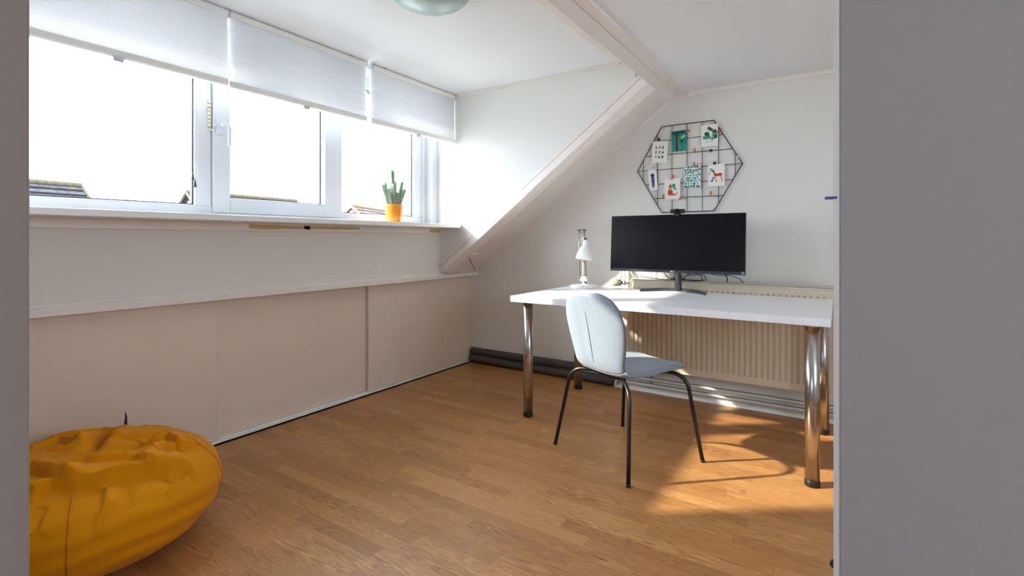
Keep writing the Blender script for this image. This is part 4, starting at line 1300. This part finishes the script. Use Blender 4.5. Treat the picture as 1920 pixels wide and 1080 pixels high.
# panel seams down the side
for a in (-0.36, 0.95, 2.2, 3.6):
    pts = []
    for i in range(int(NR * 0.12), int(NR * 0.80), 3):
        v = rows[i][int((a % (2 * PI)) / (2 * PI) * NA) % NA]
        pts.append(v + Vector((v.x, v.y, 0)).normalized() * 0.0004)
    b = MB(); b.tube(pts, 0.0018, 6)
    b.build('seam', M_BEANSEAM, BB)
b = MB(); b.tube([(-0.20, 0.20, 0.28), (-0.215, 0.205, 0.33), (-0.225, 0.210, 0.355), (-0.235, 0.210, 0.378)], [0.010, 0.010, 0.007, 0.001], 8, flat=0.5)
b.build('pull_loop', M_BLACKM, BB)['label'] = 'dark pointed pull loop'

# ------------------------------------------------------------------ houses outside
T_GREY = tile_material('grey_roof_tiles', (34, 33, 40), (46, 42, 50), (62, 56, 36))
T_RED = tile_material('orange_roof_tiles', (84, 50, 32), (104, 66, 42), (84, 70, 46))
M_HW = mat('white_house_wall', (222, 222, 224), 0.9)
M_RIDGE = mat('ridge_tile', (62, 52, 32), 0.9, var=(6, 0.3))
M_HB = mat('house_brick', (120, 92, 80), 0.9, var=(8, 0.2))
def house(label, a, c, halfw, drop, mtile, gable_a=M_HW, extra=None):
    """ridge from a to c (same height); roof falls on both sides"""
    a, c = Vector(a), Vector(c)
    d = (c - a).normalized(); s_ = Vector((-d.y, d.x, 0))
    t_ = thing('house', label, 'house', ((a.x + c.x) / 2, (a.y + c.y) / 2, -5.6))
    off = -Vector(t_.location)
    L = (c - a).length
    for sg in (1, -1):
        me = bpy.data.meshes.new('roof_slope')
        bm = bmesh.new(); uvl = bm.loops.layers.uv.new('uv')
        e = s_ * halfw * sg + Vector((0, 0, -drop))
        sl = e.length; nrow = int(sl / 0.42); up_ = Vector((s_.x * sg * drop, s_.y * sg * drop, halfw)).normalized()
        for k in range(nrow):          # each course of tiles overlaps the one below
            q = [a + e * (k / nrow) - up_ * 0.05, c + e * (k / nrow) - up_ * 0.05, c + e * ((k + 1) / nrow) + up_ * 0.05, a + e * ((k + 1) / nrow) + up_ * 0.05]
            vs = [bm.verts.new(p) for p in q]
            f = bm.faces.new(vs)
            for lp, uv in zip(f.loops, ((0, k * .42), (L, k * .42), (L, k * .42 + .42), (0, k * .42 + .42))): lp[uvl].uv = uv
            w0, w1 = bm.verts.new(q[3] - up_ * 0.12), bm.verts.new(q[2] - up_ * 0.12)
            bm.faces.new((vs[3], vs[2], w1, w0))
        q = [a, c, c + e, a + e]
        bm.faces.new([bm.verts.new(p - up_ * 0.2) for p in q][::-1])
        bm.to_mesh(me); bm.free(); me.materials.append(mtile)
        o = bpy.data.objects.new('roof_slope', me); C.objects.link(o); o.parent = t_; o.location = off
    b = MB(); n = max(3, int(L / 0.36))
    for i in range(n):
        p = a.lerp(c, i / n); q = a.lerp(c, (i + 1.0) / n)
        b.tube([p + Vector((0, 0, 0.02)), q + Vector((0, 0, 0.05))], 0.13, 8)
    o = b.build('ridge', M_RIDGE, t_); o.location = off
    b = MB()
    e = s_ * (halfw - 0.35); low = drop * (halfw - 0.35) / halfw
    def col(p, dd):
        pk = p + Vector((0, 0, -0.15)) + d * dd
        l_ = pk + e + Vector((0, 0, -low)); r_ = pk - e + Vector((0, 0, -low))
        return [l_.xy.to_3d() + Vector((0, 0, -5.6)), r_.xy.to_3d() + Vector((0, 0, -5.6)), r_, pk, l_]
    A_, B_ = col(a, 0.25), col(c, -0.25)
    va = [b.bm.verts.new(p) for p in A_]; vb = [b.bm.verts.new(p) for p in B_]
    b.bm.faces.new(va); b.bm.faces.new(vb[::-1])
    for i in range(5): b.bm.faces.new((va[i], vb[i], vb[(i+1) % 5], va[(i+1) % 5]))
    o = b.build('wall', gable_a, t_); o.location = off
    # barge boards
    for p, dd in ((a, 0.0), (c, 0.0)):
        b = MB()
        for sg in (1, -1):
            q = p + s_ * halfw * sg + Vector((0, 0, -drop))
            b.tube([p + Vector((0, 0, -0.02)), q + Vector((0, 0, -0.02))], 0.09, 6)
        o = b.build('barge_board', M_RIDGE if mtile is T_GREY else M_HW, t_); o.location = off
    if extra:
        b = MB(); p = a.lerp(c, extra)
        b.box(p.x - 0.4, p.x + 0.4, p.y - 0.4, p.y + 0.4, p.z - 1.0, p.z + 0.02)
        o = b.build('chimney', M_HB, t_); o.location = off
    return t_
house('dark tiled house roof outside, behind the left pane beside the doorway jamb', (-33.2, 3.4, 4.0), (-34.1, 9.78, 4.0), 4.4, 3.6, T_GREY, M_HB)
house('long dark tiled terrace with white gable seen low behind the middle panes', (-34.42, 15.09, 4.1), (-35.18, 23.2, 4.1), 3.2, 3.0, T_GREY)
house('orange tiled house with white gable seen behind the cactus pane', (-34.2, 27.6, 3.95), (-37.6, 34.5, 3.95), 2.6, 2.3, T_RED)
b = MB(); b.box(-120, -3.6, -80, 120, -5.9, -5.6)
struct(b.build('ground', mat('ground_paving', (176, 176, 168), 0.95, var=(0.6, 0.2))), 'street level ground outside', 'ground')
